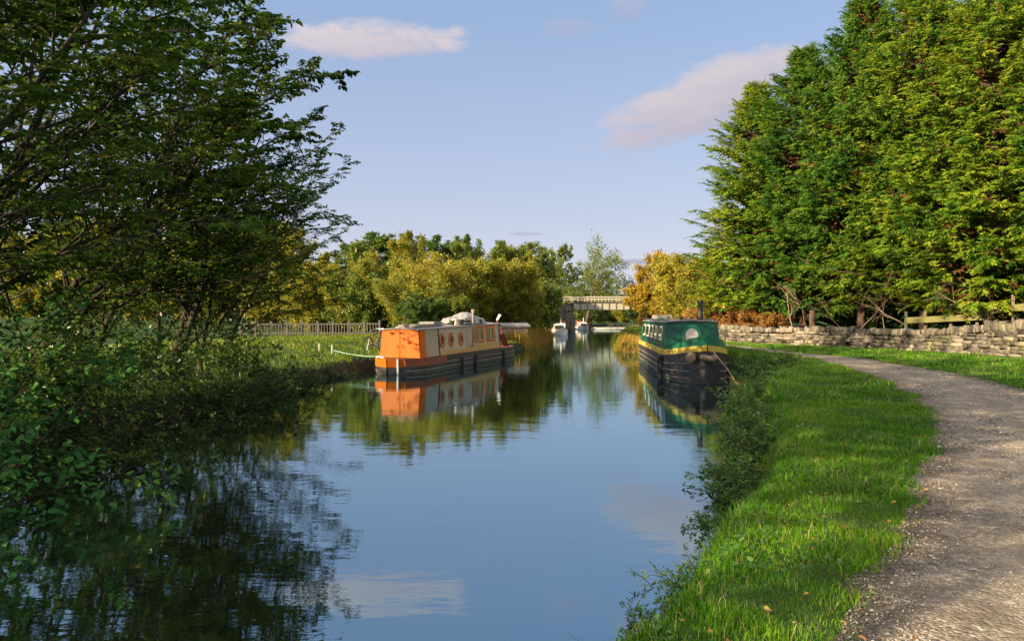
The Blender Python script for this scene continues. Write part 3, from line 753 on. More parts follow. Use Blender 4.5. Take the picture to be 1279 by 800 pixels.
# ------------------------------------------------------------------ grass
def scatter(rg, n, y0, y1, lo, hi, power=1.):
    yy = y0 + (y1 - y0) * rg.uniform(0, 1, n) ** power
    l, h = lo(yy), hi(yy); ok = h > l
    yy, l, h = yy[ok], l[ok], h[ok]
    return l + (h - l) * rg.uniform(0, 1, len(yy)), yy
V, Q, T, K = [], [], [], []
nb_ = 0
def add_blades(seed, n, y0, y1, lo, hi, hmin, hmax, wd, power=1., lean=.4, kb=None, sink=.02):
    global nb_
    rg = np.random.default_rng(seed); xs, yy = scatter(rg, n, y0, y1, lo, hi, power)
    # clumped: keep where a patchy field is high
    f = np.sin(xs * 3.1 + yy * 1.7) * np.sin(yy * 2.9 - xs * 1.1) + np.sin(xs * 9.3) * np.sin(yy * 8.1 + xs * 4) * .6
    ok = rg.uniform(0, 1, len(xs)) < .72 + .28 * f; xs, yy = xs[ok], yy[ok]
    hs = .75 + .35 * (np.sin(xs * 2.3 + 1) * np.sin(yy * 1.9) + .4 * np.sin(xs * 7.1 + yy * 6.3))
    v, q, t, k = blades(seed + 1, xs, yy, gz(xs, yy) - sink, hmin, hmax, wd, lean)
    v = v.reshape(-1, 5, 3); b0 = (v[:, 0] + v[:, 1])[:, None, :] / 2
    v[:, 2:] = b0 + (v[:, 2:] - b0) * np.clip(hs, .4, 1.4)[:, None, None]
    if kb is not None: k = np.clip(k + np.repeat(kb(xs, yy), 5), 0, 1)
    v = v.reshape(-1, 3)
    V.append(v); Q.append(q + nb_); T.append(t + nb_); K.append(k); nb_ += len(v)
def flush(name, mat, kind='stuff'):
    global nb_, V, Q, T, K
    me = np_mesh(name, np.concatenate(V), np.concatenate(Q), np.concatenate(T), np.concatenate(K))
    V, Q, T, K = [], [], [], []; nb_ = 0
    return tag(link(name, me, mat), kind=kind)
Rv = lambda y: bankR(y) + .12
patch = lambda x, y: .22 * np.clip(np.sin(x * 1.9 + 2) * np.sin(y * 1.3 + x * .5), 0, 1) - .05
add_blades(1, 60000, 2.6, 7., Rv, lambda y: pathL(y) + .02, .05, .15, .0065, 1., .6, patch)
add_blades(3, 62000, 7., 14., Rv, lambda y: pathL(y) + .03, .05, .16, .010, 1., .6, patch)
add_blades(5, 52000, 14., 26., Rv, lambda y: pathL(y) + .04, .06, .16, .016, 1., .6, patch)
add_blades(7, 34000, 26., 48., Rv, lambda y: pathL(y) + .04, .07, .17, .026, 1., .6, patch)
add_blades(9, 26000, 7., 24., lambda y: pathR(y) - .03, lambda y: np.minimum(itp(WX, y) - .2, y * .76 + 1.5), .06, .16, .015, 1., .6, patch)
add_blades(11, 46000, 22., 46., lambda y: pathR(y) - .03, lambda y: itp(WX, y) - .18, .07, .17, .024, 1., .6, patch)
# longer tufts hanging over the bank edge and fringing the path
add_blades(13, 6500, 2.6, 12., lambda y: bankR(y) - .06, lambda y: bankR(y) + .35, .12, .30, .009, 1., .9, patch)
add_blades(15, 5000, 12., 24., lambda y: bankR(y) - .06, lambda y: bankR(y) + .4, .15, .35, .014, 1., .9, patch)
add_blades(17, 5000, 2.6, 16., lambda y: pathL(y) - .12, lambda y: pathL(y) + .14, .07, .19, .009, 1., .9, patch)
add_blades(18, 3200, 2.6, 22., lambda y: pathL(y) + .05, lambda y: pathL(y) + .50, .02, .07, .008, 1., .9, patch)
add_blades(19, 1600, 2.6, 30., lambda y: pathR(y) - .45, lambda y: pathR(y) - .02, .02, .07, .010, 1., .9, patch)
flush('verge_grass', M['grass'])
# bleached stalks among the green
add_blades(51, 5200, 2.6, 13., Rv, lambda y: pathL(y) + .05, .10, .24, .005, 1., .8, lambda x, y: -.1 + 0 * x)
add_blades(53, 5200, 13., 40., Rv, lambda y: pathL(y) + .05, .12, .26, .011, 1., .8)
add_blades(55, 4200, 15., 46., lambda y: pathR(y), lambda y: itp(WX, y) - .1, .12, .30, .014, 1., .8)
flush('dry_grass_stalks', M['straw'])
# clover and plantain leaves lying low in the verge
P = Plant(61); rg = P.r
xs, yy = scatter(rg, 9000, 2.6, 20., Rv, lambda y: pathL(y) - .02, 1.2)
kk = np.sin(xs * 2.3 + 1) * np.sin(yy * 1.7 + 2) + rg.normal(0, .3, len(xs)); ok = kk > .35; xs, yy = xs[ok], yy[ok]; n = len(xs)
P.leaves(np.stack([xs, yy, gz(xs, yy) + rg.uniform(.03, .11, n)], -1), unit(np.stack([rg.normal(0, 1, n), rg.normal(0, 1, n), rg.normal(.2, .3, n)], -1)), unit(UP + rg.normal(0, .35, (n, 3))), rg.uniform(.022, .055, n), rg.uniform(.018, .036, n), rg.uniform(0, 1, n))
tag(link('verge_weeds', P.leaf_mesh('verge_weeds', 'leaf', .15), M['nettle']), kind='stuff')
add_blades(21, 42000, 26., 48., lambda y: bankL(y) - 11., lambda y: bankL(y) + .0, .08, .26, .03, 1., .6)
add_blades(23, 26000, 48., 90., lambda y: bankL(y) - 7., lambda y: bankL(y) + .0, .10, .30, .05, 1., .6)
add_blades(25, 22000, 41., 110., lambda y: bankR(y) + .0, lambda y: pathL(y) + .1, .12, .38, .05, 1.4, .7, lambda x, y: .12 + 0 * x)
add_blades(27, 15000, 46., 110., lambda y: pathR(y), lambda y: itp(WX, y) + 4, .10, .30, .06, 1.3, .6)
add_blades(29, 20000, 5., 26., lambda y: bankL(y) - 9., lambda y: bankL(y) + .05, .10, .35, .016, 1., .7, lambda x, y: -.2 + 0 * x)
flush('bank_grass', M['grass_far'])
# straw-coloured reeds along the far left bank and on the right-hand point
add_blades(31, 15000, 47., 70., lambda y: bankL(y) - 2.6, lambda y: bankL(y) + .05, .45, 1.05, .035, 1., .5)
add_blades(33, 5000, 70., 100., lambda y: bankL(y) - 2., lambda y: bankL(y) + .05, .4, .9, .05, 1., .5)
add_blades(35, 4200, 41.5, 47., lambda y: bankR(y) - .05, lambda y: bankR(y) + 1.4, .25, .75, .03, 1., .7)
flush('dry_reeds', M['reed'])

# loose chippings on the near path
rg = np.random.default_rng(41)
def pebbles(n, y0, y1, s0, s1, power, lo, hi):
    xs, yy = scatter(rg, n, y0, y1, lo, hi, power); n = len(xs)
    s = s0 + (s1 - s0) * rg.beta(1.3, 4, n)
    base = np.array([[1,0,0],[0,1,0],[-1,0,0],[0,-1,0],[0,0,.7],[0,0,-.7]], float)
    v = base[None] * s[:, None, None] * rg.uniform(.55, 1.35, (n, 6, 3))
    a = rg.uniform(0, 6.28, n); ca, sa = np.cos(a), np.sin(a)
    vx = v[..., 0] * ca[:, None] - v[..., 1] * sa[:, None]; vy = v[..., 0] * sa[:, None] + v[..., 1] * ca[:, None]
    v = np.stack([vx + xs[:, None], vy + yy[:, None], v[..., 2] + .512 + s[:, None] * .25], -1)
    f = np.array([[0,1,4],[1,2,4],[2,3,4],[3,0,4],[1,0,5],[2,1,5],[3,2,5],[0,3,5]])
    return v.reshape(-1, 3), (np.arange(n)[:, None, None] * 6 + f[None]).reshape(-1, 3), np.repeat(rg.uniform(0, 1, n), 6)
def peb_mat():
    m, k = new_mat('chippings')
    at = k.n('ShaderNodeAttribute'); at.attribute_name = 'rnd'
    c = k.ramp(at.outputs['Fac'], [(0, (.05, .04, .032)), (.5, (.16, .135, .108)), (.88, (.27, .235, .195)), (1, (.56, .53, .48))])
    p = k.n('ShaderNodeBsdfPrincipled'); k.l(c, p.inputs['Base Color']); p.inputs['Roughness'].default_value = .8
    out(k, p.outputs[0]); return m
A = pebbles(26000, 2.4, 9., .003, .016, 1.15, lambda y: pathL(y) + .02, lambda y: np.minimum(pathR(y), y * .74 + .4))
B = pebbles(15000, 9., 24., .006, .026, 1.1, lambda y: pathL(y) + .02, lambda y: np.minimum(pathR(y), y * .74 + .4))
tag(link('chippings_gravel', np_mesh('chippings_gravel', np.concatenate([A[0], B[0]]), None, np.concatenate([A[1], B[1] + len(A[0])]), np.concatenate([A[2], B[2]])), peb_mat()), kind='stuff')
P = Plant(43); rg = P.r
xs, yy = scatter(rg, 300, 2.8, 26, Rv, lambda y: pathL(y) + .5)
n = len(xs)
P.leaves(np.stack([xs, yy, gz(xs, yy) + rg.uniform(.015, .06, n)], -1), unit(np.stack([rg.normal(0, 1, n), rg.normal(0, 1, n), rg.normal(0, .15, n)], -1)), unit(UP + rg.normal(0, .3, (n, 3))), rg.uniform(.025, .05, n), rg.uniform(.015, .032, n), rg.uniform(0, 1, n))
for lo_, hi_, nn_ in ((lambda y: pathL(y) - .1, lambda y: pathL(y) + .45, 420), (lambda y: pathR(y) - .4, lambda y: pathR(y) + .15, 260)):
    xs, yy = scatter(rg, nn_, 2.6, 28, lo_, hi_); n = len(xs)
    P.leaves(np.stack([xs, yy, 0 * xs + .522 + rg.uniform(0, .02, n)], -1), unit(np.stack([rg.normal(0, 1, n), rg.normal(0, 1, n), rg.normal(0, .15, n)], -1)), unit(UP + rg.normal(0, .35, (n, 3))), rg.uniform(.018, .042, n), rg.uniform(.012, .028, n), rg.uniform(0, .8, n) ** 1.5)
tag(link('fallen_leaves', P.leaf_mesh('fallen_leaves', 'leaf', .2), M['litter']), kind='stuff')

# ------------------------------------------------------------------ trees on the near left bank
ws = [waterside(101, 9.6, 4, (.24, -.02), .26, (.24, 0, .05)),
      waterside(202, 8.6, 4, (.20, .08), .20, (.14, .05, .08), ratio=.42),
      waterside(303, 7.6, 5, (.22, .05), .32, (.20, 0, .02))]
def elm(i, x, y, rz, sc, label, group='trees overhanging the left bank'):
    return plant_thing('elm_tree', (x, y, float(gz(x, y))), ws[i][0], ws[i][1], M['bark_dark'], M['leaf_hazel'], label, 'tree', group, rz, sc)
elm(0, -9.2, 8.6, 0.0, 1.0, 'many-stemmed dark elm whose leaves fill the upper left corner')
elm(1, -9.4, 12.0, .1, 1.15, 'dark elm with long bare diagonal branches behind the nearest waterside tree')
elm(2, -10.2, 15.6, .2, 1.06, 'slender dark elm midway along the overhanging row, yellowing leaves at its top')
elm(1, -9.0, 18.8, 1.1, 1.0, 'dark elm with the outermost branch pointing up into open sky')
elm(0, -8.9, 21.6, .15, .74, 'last and smallest dark elm of the row, nearest the green mooring line')
elm(0, -13.2, 17.2, 2.9, (1.2, 1.2, 1.95), 'dark elm standing back from the water, seen through the middle of the row')
elm(1, -10.6, 4.6, .2, 1.1, 'dark elm at the extreme edge of the row, mostly out of view')
elm(2, -11.5, -1.5, 1.2, 1.1, 'dark elm beside the viewer on the opposite bank')
elm(0, -13.5, -8, .6, 1.1, 'tall dark elm farther back along the opposite bank')

# shrubs and trailing growth at the foot of those trees
hz1 = shrub(501, 1.7, 1.7, 22, 16, .115, 1.0, 7)
hz2 = shrub(502, 1.5, 1.2, 24, 20, .085, .7, 8)
hz3 = shrub(503, 1.3, .9, 26, 20, .07, .55, 8)
def bush(kind, x, y, rz, sc, mat, label, group, name='bramble_bush', cat='bush', dz=0.):
    return plant_thing(name, (x, y, float(gz(x, y)) + dz), kind[0], kind[1], M['bark_dark'], mat, label, cat, group, rz, sc, 'foliage', 'stems')
g_ = 'shrubs along the foot of the left bank'
bush(hz1, -6.5, 7.6, 0, 1.0, M['leaf_bigleaf'], 'broad-leaved hazel bush with bright green leaves drooping over the near water', g_, 'hazel_bush')
bush(hz1, -7.3, 9.6, 2., 1.15, M['leaf_bigleaf'], 'broad-leaved hazel bush just behind the drooping one, under the elms', g_, 'hazel_bush')
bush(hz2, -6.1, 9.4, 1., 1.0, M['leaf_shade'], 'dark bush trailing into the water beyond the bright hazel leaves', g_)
bush(hz1, -8.3, 7.0, 4., 1.2, M['leaf_bigleaf'], 'tall broad-leaved hazel bush at the very edge of the picture', g_, 'hazel_bush')
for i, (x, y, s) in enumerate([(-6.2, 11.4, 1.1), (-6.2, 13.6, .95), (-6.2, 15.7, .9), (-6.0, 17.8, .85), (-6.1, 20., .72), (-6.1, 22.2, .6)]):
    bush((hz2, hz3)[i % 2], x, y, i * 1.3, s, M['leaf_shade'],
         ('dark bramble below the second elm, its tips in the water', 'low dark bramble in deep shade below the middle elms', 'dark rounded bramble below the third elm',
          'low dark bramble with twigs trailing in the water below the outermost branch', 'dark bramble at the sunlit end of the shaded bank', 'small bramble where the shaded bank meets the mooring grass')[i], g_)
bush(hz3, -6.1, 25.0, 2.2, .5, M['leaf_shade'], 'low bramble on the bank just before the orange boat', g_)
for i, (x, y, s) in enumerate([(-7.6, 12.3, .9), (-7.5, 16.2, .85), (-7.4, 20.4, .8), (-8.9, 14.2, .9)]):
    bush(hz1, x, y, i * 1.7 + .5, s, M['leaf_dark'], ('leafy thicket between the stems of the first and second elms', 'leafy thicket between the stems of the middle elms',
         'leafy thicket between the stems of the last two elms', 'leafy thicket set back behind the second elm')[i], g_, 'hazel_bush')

# ------------------------------------------------------------------ cypresses behind the wall
cf = [conifer(601, 17., 4.3, 540, .09), conifer(602, 16., 4.0, 540, .08), conifer(603, 15., 4.5, 520, .15), conifer(604, 15., 3.6, 420, .0)]
gc_ = 'row of overgrown cypresses behind the stone wall'
for i, x, y, rz, sc, lab in [
    (0, 16.2, 49.5, 0., (.95, .95, .99), 'leftmost tall cypress of the row, its side against open sky'),
    (1, 18.2, 46.2, 1., (1., 1., 1.13), 'darker green cypress rising behind the leftmost one of the row'),
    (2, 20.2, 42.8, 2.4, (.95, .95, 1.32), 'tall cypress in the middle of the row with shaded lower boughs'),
    (0, 22.4, 40.2, 3.6, (1.0, 1.0, 1.20), 'tall cypress right of the middle one, top out of view'),
    (1, 23.8, 36.8, 5.1, (1.02, 1.02, 1.22), 'cypress behind the wooden barrier with bare boughs showing'),
    (2, 26.6, 33.2, 4.3, (1., 1., 1.22), 'nearest cypress of the row at the edge of the picture with drooping boughs'),
    (0, 27.5, 28.0, 2., (1., 1., 1.), 'cypress beyond the picture edge beside the nearest of the row'),
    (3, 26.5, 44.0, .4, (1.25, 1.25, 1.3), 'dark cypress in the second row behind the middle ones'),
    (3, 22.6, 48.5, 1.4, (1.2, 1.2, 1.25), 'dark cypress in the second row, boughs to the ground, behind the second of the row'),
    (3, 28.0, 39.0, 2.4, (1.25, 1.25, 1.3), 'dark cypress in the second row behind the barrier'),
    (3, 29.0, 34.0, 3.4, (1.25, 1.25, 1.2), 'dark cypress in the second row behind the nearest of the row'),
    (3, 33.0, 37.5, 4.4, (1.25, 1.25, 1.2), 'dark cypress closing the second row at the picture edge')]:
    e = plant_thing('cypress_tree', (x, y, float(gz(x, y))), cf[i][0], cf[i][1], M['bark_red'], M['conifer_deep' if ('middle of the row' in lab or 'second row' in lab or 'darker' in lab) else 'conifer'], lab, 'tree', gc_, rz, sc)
    if not len(cf[i][2].materials): cf[i][2].materials.append(M['dead_spray'])
    o = bpy.data.objects.new('dead_sprays', cf[i][2]); C.objects.link(o); o.parent = e

# ------------------------------------------------------------------ middle-distance trees
bl = {'oak': broadleaf(701, 8.5, 1, .1, 18, 20, .24, .14, 1.0, .5), 'alder': broadleaf(702, 9.5, 1, .06, 22, 18, .22, .10, .8, .38),
      'bush': broadleaf(703, 4.2, 8, .55, 8, 16, .15, .12, .8, .42, .1, .05, 7, 5), 'willow': broadleaf(704, 5.4, 9, .40, 10, 12, .15, .08, .50, .36, .12, .05, 7, 5, .07), 'withy': broadleaf(707, 5.6, 12, .36, 8, 9, .13, .2, .38, .34, .12, .04, 6, 4, .08),
      'thin': broadleaf(705, 9.5, 2, .14, 13, 8, .17, .25, .8, .42, .18, .12, 7, 4), 'scrub': broadleaf(706, 2.6, 7, .8, 7, 16, .12, .08, .9, .45, .1, .03, 6, 5)}
names = {'oak': ('oak_tree', 'tree'), 'alder': ('alder_tree', 'tree'), 'bush': ('leafy_bush', 'bush'), 'willow': ('willow_tree', 'tree'), 'thin': ('ash_tree', 'tree'), 'withy': ('willow_tree', 'tree'), 'scrub': ('scrub_bush', 'bush')}
def mid(kind, px, D, sc, leaf, label, group, rz=None, bark='bark', x=None):
    xx = X(px, D) if x is None else x
    nm, cat = names[kind]
    me = bl[kind]
    return plant_thing(nm, (xx, D, float(gz(xx, D))), me[0], me[1], M[bark], M[leaf], label, cat, group, (px * 1.7) % 6.28 if rz is None else rz, sc)
gm = 'trees and bushes beyond the moored orange boat'
mid('alder', 497, 64, (1.05, 1.05, .80), 'leaf_dark', 'dark green tall tree behind the stern of the orange boat', gm)
mid('alder', 528, 68, (.95, .95, .80), 'leaf_dark', 'dark round-topped tree right of the tallest over the orange boat', gm)
mid('oak', 470, 62, (1.0, 1.0, .78), 'leaf_mid', 'bright green tree left of the dark tall ones, touching the elm branches', gm)
mid('alder', 520, 54, (.62, .62, .68), 'leaf_lime', 'pale green pointed tree in front of the dark ones', gm)
mid('alder', 583, 66, (.72, .72, .78), 'leaf_mid', 'narrow pointed tree with olive leaves over the portholes', gm)
mid('alder', 566, 70, (.75, .75, .78), 'leaf_lime', 'thin-topped yellowish tree left of the narrow pointed one', gm)
mid('withy', 545, 50, (1.1, 1.1, .90), 'leaf_ochre', 'ochre willow leaning over the middle of the orange boat', gm, bark='bark_pale')
mid('willow', 592, 54, (1.05, 1.05, .95), 'leaf_straw', 'straw-gold willow behind the pole on the orange boat', gm, bark='bark_pale')
mid('willow', 622, 56, (1.1, 1.1, 1.), 'leaf_lime', 'yellow-green willow above the far end of the orange boat', gm, bark='bark_pale')
mid('withy', 507, 48, (1., 1., .66), 'leaf_straw', 'low straw-coloured willow just over the orange cabin doors', gm, bark='bark_pale')
mid('bush', 566, 46.5, .62, 'leaf_mid', 'low green bush between the planks and the tarpaulin on the orange boat', gm)
mid('bush', 522, 45.5, .55, 'leaf_dark', 'low dark bush showing just above the stacked roof planks', gm)
mid('alder', 610, 62, (.6, .6, .72), 'leaf_mid', 'green upright tree behind the straw-gold willow', gm)
mid('oak', 645, 72, (.85, .85, .80), 'leaf_lime', 'yellow-green spreading tree right of the golden willows', gm)
mid('oak', 660, 88, (1.15, 1.15, .98), 'leaf_mid', 'large round-topped green tree left of the bridge', gm)
mid('alder', 648, 86, (.9, .9, .88), 'leaf_mid', 'green tree half hidden behind the round-topped one', gm)
mid('oak', 703, 132, (1.25, 1.25, 1.42), 'leaf_mid', 'broad green tree behind the left end of the bridge railing', gm)
mid('oak', 738, 140, (1.1, 1.1, 1.15), 'leaf_mid', 'green tree behind the middle of the bridge railing', gm)
mid('thin', 726, 121, (1.9, 1.9, 1.55), 'leaf_mid', 'thin-leaved tree with sky through its top, over the bridge end', gm)
mid('bush', 672, 78, 1.1, 'leaf_dark', 'dark bush below the round-topped tree near the white boat', gm)
mid('bush', 662, 64, 1.1, 'leaf_mid', 'green bush with pale stems above the reeds', gm, bark='bark_pale')
mid('bush', 664, 104, 1.5, 'leaf_dark', 'dark bush against the bridge pier', gm)
mid('bush', 640, 58, .95, 'leaf_lime', 'yellow-green bush at the far end of the orange boat', gm)
mid('bush', 452, 53, 1.05, 'leaf_mid', 'green bush behind the paling fence, its nearest to the boat', gm)
mid('bush', 427, 56, 1.15, 'leaf_lime', 'yellow-green bush behind the middle of the paling fence', gm)
mid('withy', 474, 53, .95, 'leaf_lime', 'pale thin-stemmed willow behind the bicycle', gm, bark='bark_pale')
mid('bush', 398, 56, 1.1, 'leaf_lime', 'green bush behind the fence end under the elm tips', gm)
mid('oak', 425, 70, (.9, .9, .78), 'leaf_mid', 'round green tree showing above the paling fence', gm)
gl = 'sunlit trees seen through the elms'
for i, (px, D, s, lf, kd, lb) in enumerate([(375, 60, 1.3, 'leaf_lime', 'bush', 'yellow-green bush glimpsed under the last elm'), (330, 62, 1.5, 'leaf_lime', 'willow', 'pale willow glimpsed between the last elm stems'),
        (285, 66, 1.5, 'leaf_straw', 'willow', 'golden willow glimpsed between the middle elms'), (235, 68, 1.8, 'leaf_lime', 'bush', 'yellow-green bush glimpsed below the middle elms'),
        (180, 70, 1.9, 'leaf_lime', 'bush', 'green bush glimpsed behind the second elm'), (120, 70, 1.8, 'leaf_straw', 'willow', 'pale willow glimpsed behind the first elm'),
        (60, 72, 1.9, 'leaf_lime', 'bush', 'yellow-green bush glimpsed low behind the first elm'), (10, 72, 2.0, 'leaf_mid', 'bush', 'green bush glimpsed at the extreme edge behind the hazel')]):
    mid(kd, px, D, s, lf, lb, gl)
gr = 'autumn trees between the bridge and the cypresses'
mid('willow', 845, 71, 1.36, 'leaf_amber', 'large amber autumn tree behind the green boat roof', gr, bark='bark_pale')
mid('willow', 868, 60, 1.15, 'leaf_ochre', 'ochre tree with pale stems left of the cypresses', gr, bark='bark_pale')
mid('bush', 824, 72, 1.2, 'leaf_amber', 'rounded amber bush above the far end of the green boat', gr, bark='bark_pale')
mid('bush', 815, 92, 1.35, 'leaf_dark', 'dark green bush covering the end of the bridge', gr)
mid('bush', 884, 55, 1.0, 'leaf_lime', 'yellow-green bush beside the boat chimney', gr)
mid('thin', 800, 128, .8, 'leaf_mid', 'thin dark-twigged sapling over the bridge railing', gr)
mid('bush', 845, 66, .85, 'leaf_amber', 'low amber bush just behind the green boat roof', gr, bark='bark_pale')
gb = 'bushes seen under the bridge'
for px, D, s, lf, lb in [(748, 186, 1.2, 'leaf_ochre', 'ochre bush framed under the bridge'), (768, 190, 1.3, 'leaf_lime', 'lime bush framed under the bridge'), (730, 182, 1.5, 'leaf_dark', 'dark bush framed under the bridge beside the pier'),
                         (783, 178, 1.4, 'leaf_lime', 'lime bush under the far end of the bridge'), (757, 205, 1.7, 'leaf_mid', 'tall green bush behind the ochre one under the bridge'), (800, 150, 1.6, 'leaf_dark', 'dark bush by the towpath under the bridge'),
                         (712, 150, 1.6, 'leaf_dark', 'dark bush behind the bridge pier')]:
    mid('bush', px, D, s, lf, lb, gb)
gu = 'scrub under the cypresses'
for i, (px, D, s, lf, lb) in enumerate([(893, 51, 1.0, 'dry_brush', 'rusty bracken scrub beside the boat chimney'), (915, 49.5, 1.0, 'dry_brush', 'rusty scrub at the foot of the leftmost cypress'), (940, 48, .8, 'dry_brush', 'low brown scrub behind the wall under the leftmost cypress'),
        (903, 54, 1.3, 'leaf_amber', 'amber scrub behind the rusty bracken'), (968, 46, .7, 'dry_brush', 'thin brown scrub behind the wall near the stump')]):
    mid('scrub', px, D, s, lf, lb, gu, bark='dead_wood')

# ------------------------------------------------------------------ right-bank brambles, nettles and weeds
br1 = shrub(511, .75, .75, 26, 14, .055, 1.1, 7); br2 = shrub(512, .6, .5, 34, 18, .06, .8, 9)
gk = 'brambles along the towpath bank'
for i, (dx, y, s, lab) in enumerate([(-.1, 22.6, 1.2, 'dark bramble covering the bow corner of the green boat'), (.0, 20.6, 1.05, 'bramble just in front of the green boat bow'), (-.12, 18.4, 1.0, 'bramble with russet leaves between the boat bow and the weed stem'),
        (-.05, 16.4, .95, 'bramble at the foot of the thin weed stem'), (-.1, 14.4, .95, 'bramble above the pale dead twig in the water'), (-.08, 12.6, .9, 'bramble with grey-green leaves right of the dead twig'), (.0, 11.0, .95, 'bramble at the bulge of the near bank'),
        (.3, 24.2, 1.05, 'bramble in front of the stone wall end beside the green boat')]):
    x = float(bankR(y)) + dx
    bush((br1, br2)[i % 2], x, y, i * 2.1, s, M['bramble'], lab, gk)
gn = 'leafy weeds along the near bank edge'
for i, (dx, y, s, lab) in enumerate([(-.1, 9.6, .80, 'dark weed clump on the bank just above the reflected cypress'), (-.1, 8.6, .72, 'weed clump left of the grass where the bank bulges'), (-.06, 7.4, .55, 'small weed clump overhanging the reflected cloud'),
                                     (.02, 5.7, .42, 'dark weed clump hanging over the water by the near grass'), (.02, 4.95, .34, 'lowest weed clump at the bottom of the near bank')]):
    x = float(bankR(y)) + dx
    bush((br2, br1)[i % 2], x, y, i * 1.1 + 1, s, M['bramble'], lab, gn, 'weed_clump', 'weed')

def weed_stem(x, y, h, lab, seed, lean=(0, 0)):
    P = Plant(seed); rg = P.r
    pts = P.line((0, 0, -.05), unit(np.array([lean[0], lean[1], 1.])), h, 8, .03, .0); P.tube(pts, .008, .003, 5)
    st = P.wood_mesh('stem')
    for i, t in enumerate(np.linspace(.15, 1., 15)):
        q = pts[int(t * 8)] if t < 1 else pts[8]; a = i * 2.4
        n = 3
        d = np.stack([np.cos(a + np.arange(n) * 2.1), np.sin(a + np.arange(n) * 2.1), np.full(n, .2)], -1)
        P.leaves(np.repeat(q[None], n, 0), d, unit(UP + rg.normal(0, .3, (n, 3))), np.full(n, .10 * (1.15 - .6 * t)), np.full(n, .035), rg.uniform(0, 1, n))
    return plant_thing('tall_weed', (x, y, float(gz(x, y))), st, P.leaf_mesh('leaves', 'leaf'), M['bark'], M['bramble'], lab, 'weed', None, 0, 1, 'leaves', 'stem')
weed_stem(X(957, 15.6), 15.6, 1.45, 'tall thin weed stem rising above the brambles beside the towpath grass', 801, (-.06, 0))
weed_stem(X(962, 15.0), 15.0, .9, 'short bent yellow weed stem beside the tall thin one', 802, (.1, 0))

# dead wood: brashings behind the wall, a snag in the water
def dead(x, y, z, seed, L, d, lab, r=.03, n=6, group='dead boughs under the cypresses', mat='dead_wood'):
    P = Plant(seed)
    S = [dict(seg=7, wander=.10, lift=.0, n=n, t0=.25, ang=.7, ratio=.55, rr=.5, sides=6, taper=.3), dict(seg=4, wander=.15, lift=0, n=3, t0=.3, ang=.7, ratio=.5, rr=.5, sides=4, taper=.3),
         dict(seg=3, wander=.2, lift=0, n=1, t0=.5, ang=.7, ratio=.4, rr=.5, sides=3), ]
    # the last level bears twigs only
    def twig(p, d, L, r, lv):
        pts = P.line(p, d, L, S[lv]['seg'], S[lv]['wander'], 0); P.tube(pts, r, r * .35, S[lv]['sides'])
        if lv == 2: return
        for t in P.r.uniform(S[lv]['t0'], .95, S[lv]['n']):
            i = int(t * (len(pts) - 1)); twig(pts[i], unit(unit(pts[i+1] - pts[i]) + P.r.normal(0, .7, 3)), L * S[lv]['ratio'] * P.r.uniform(.5, 1), r * .5, lv + 1)
    twig((0, 0, 0), unit(np.array(d, float)), L, r, 0)
    o = link('dead_bough', P.wood_mesh('dead_bough'), M[mat], None, (x, y, z))
    return tag(o, lab, 'branch', group)
for i, (px, D, py, L, d, lab) in enumerate([(1018, 43, 402, 3., (-.9, 0, .45), 'pale dead bough reaching up left from the stump behind the wall'), (1050, 41, 409, 2.8, (-.8, -.2, .6), 'pale dead bough leaning left below the middle cypress'),
        (1075, 40, 411, 2.6, (.5, 0, .8), 'upright dead bough behind the wall below the middle cypress'), (1105, 39, 412, 2.6, (-.3, 0, .9), 'thin forked dead bough left of the wooden barrier'),
        (965, 46, 412, 2.4, (.7, 0, .6), 'brown dead bough over the left part of the wall'), (1150, 37.5, 400, 2.6, (.6, 0, .7), 'dead bough behind the lower rail of the barrier'), (1225, 35, 395, 2.4, (-.7, 0, .6), 'dead bough behind the upper rail of the barrier'),
        (990, 44, 410, 2.2, (-.2, 0, .9), 'short dead bough left of the stump'), (1130, 38, 405, 2.8, (-.8, 0, .5), 'long low dead bough between stump and barrier')]):
    dead(X(px, D), D, Z(py, D), 850 + i, L, d, lab)
dead(X(985, 9.2), 9.0, .22, 870, 1.15, (-.85, .25, -.12), 'pale dead twig sticking out from the bank over the water', .012, 4, None)
m = MB(); m.tube([(0, 0, -.3), (.02, 0, .5), (-.03, 0, 1.1), (.0, 0, 1.55)], [.24, .19, .17, .15], 9)
tag(m.build('tree_stump', M['bark_red'], None, smooth=True, loc=(X(1015, 42), 42, .9)), 'brown broken tree stump standing behind the wall', 'stump')
# ================================================================== OBJECTS
M['green'] = paint('boat_green', (.004, .065, .042), .35, .12, 1.2, dirt=(.012, .045, .03), dirt_amt=.25)
M['green_lite'] = paint('boat_green_light', (.010, .125, .065), .35, .2, 3)
M['yellow'] = paint('boat_yellow', (.55, .40, .055), .45, .2, 3, dirt=(.2, .13, .04), dirt_amt=.4)
M['hull'] = paint('hull_blacking', (.016, .014, .015), .5, .4, 3, .3, dirt=(.10, .075, .065), dirt_amt=.5, stretch=(1, .5, 3))
M['strake'] = paint('worn_strake', (.24, .21, .19), .6, .3, 5, dirt=(.03, .025, .02), dirt_amt=.7)
M['roofgrey'] = paint('roof_grey', (.25, .22, .21), .7, .25, 4, dirt=(.10, .08, .06))
M['cream'] = paint('cream_paint', (.72, .64, .46), .45, .12, 4)
M['black'] = paint('black_iron', (.015, .014, .014), .5, .3, 6)
M['rubber'] = paint('rubber', (.02, .019, .018), .8, .3, 6)
M['rope'] = paint('rope', (.22, .16, .10), .9, .3, 20, .5)
M['glass'] = glass_mat('window_glass')
M['lace'] = paint('lace_curtain', (.52, .48, .44), .8, .25, 26, dirt=(.2, .18, .16), dirt_amt=.5)
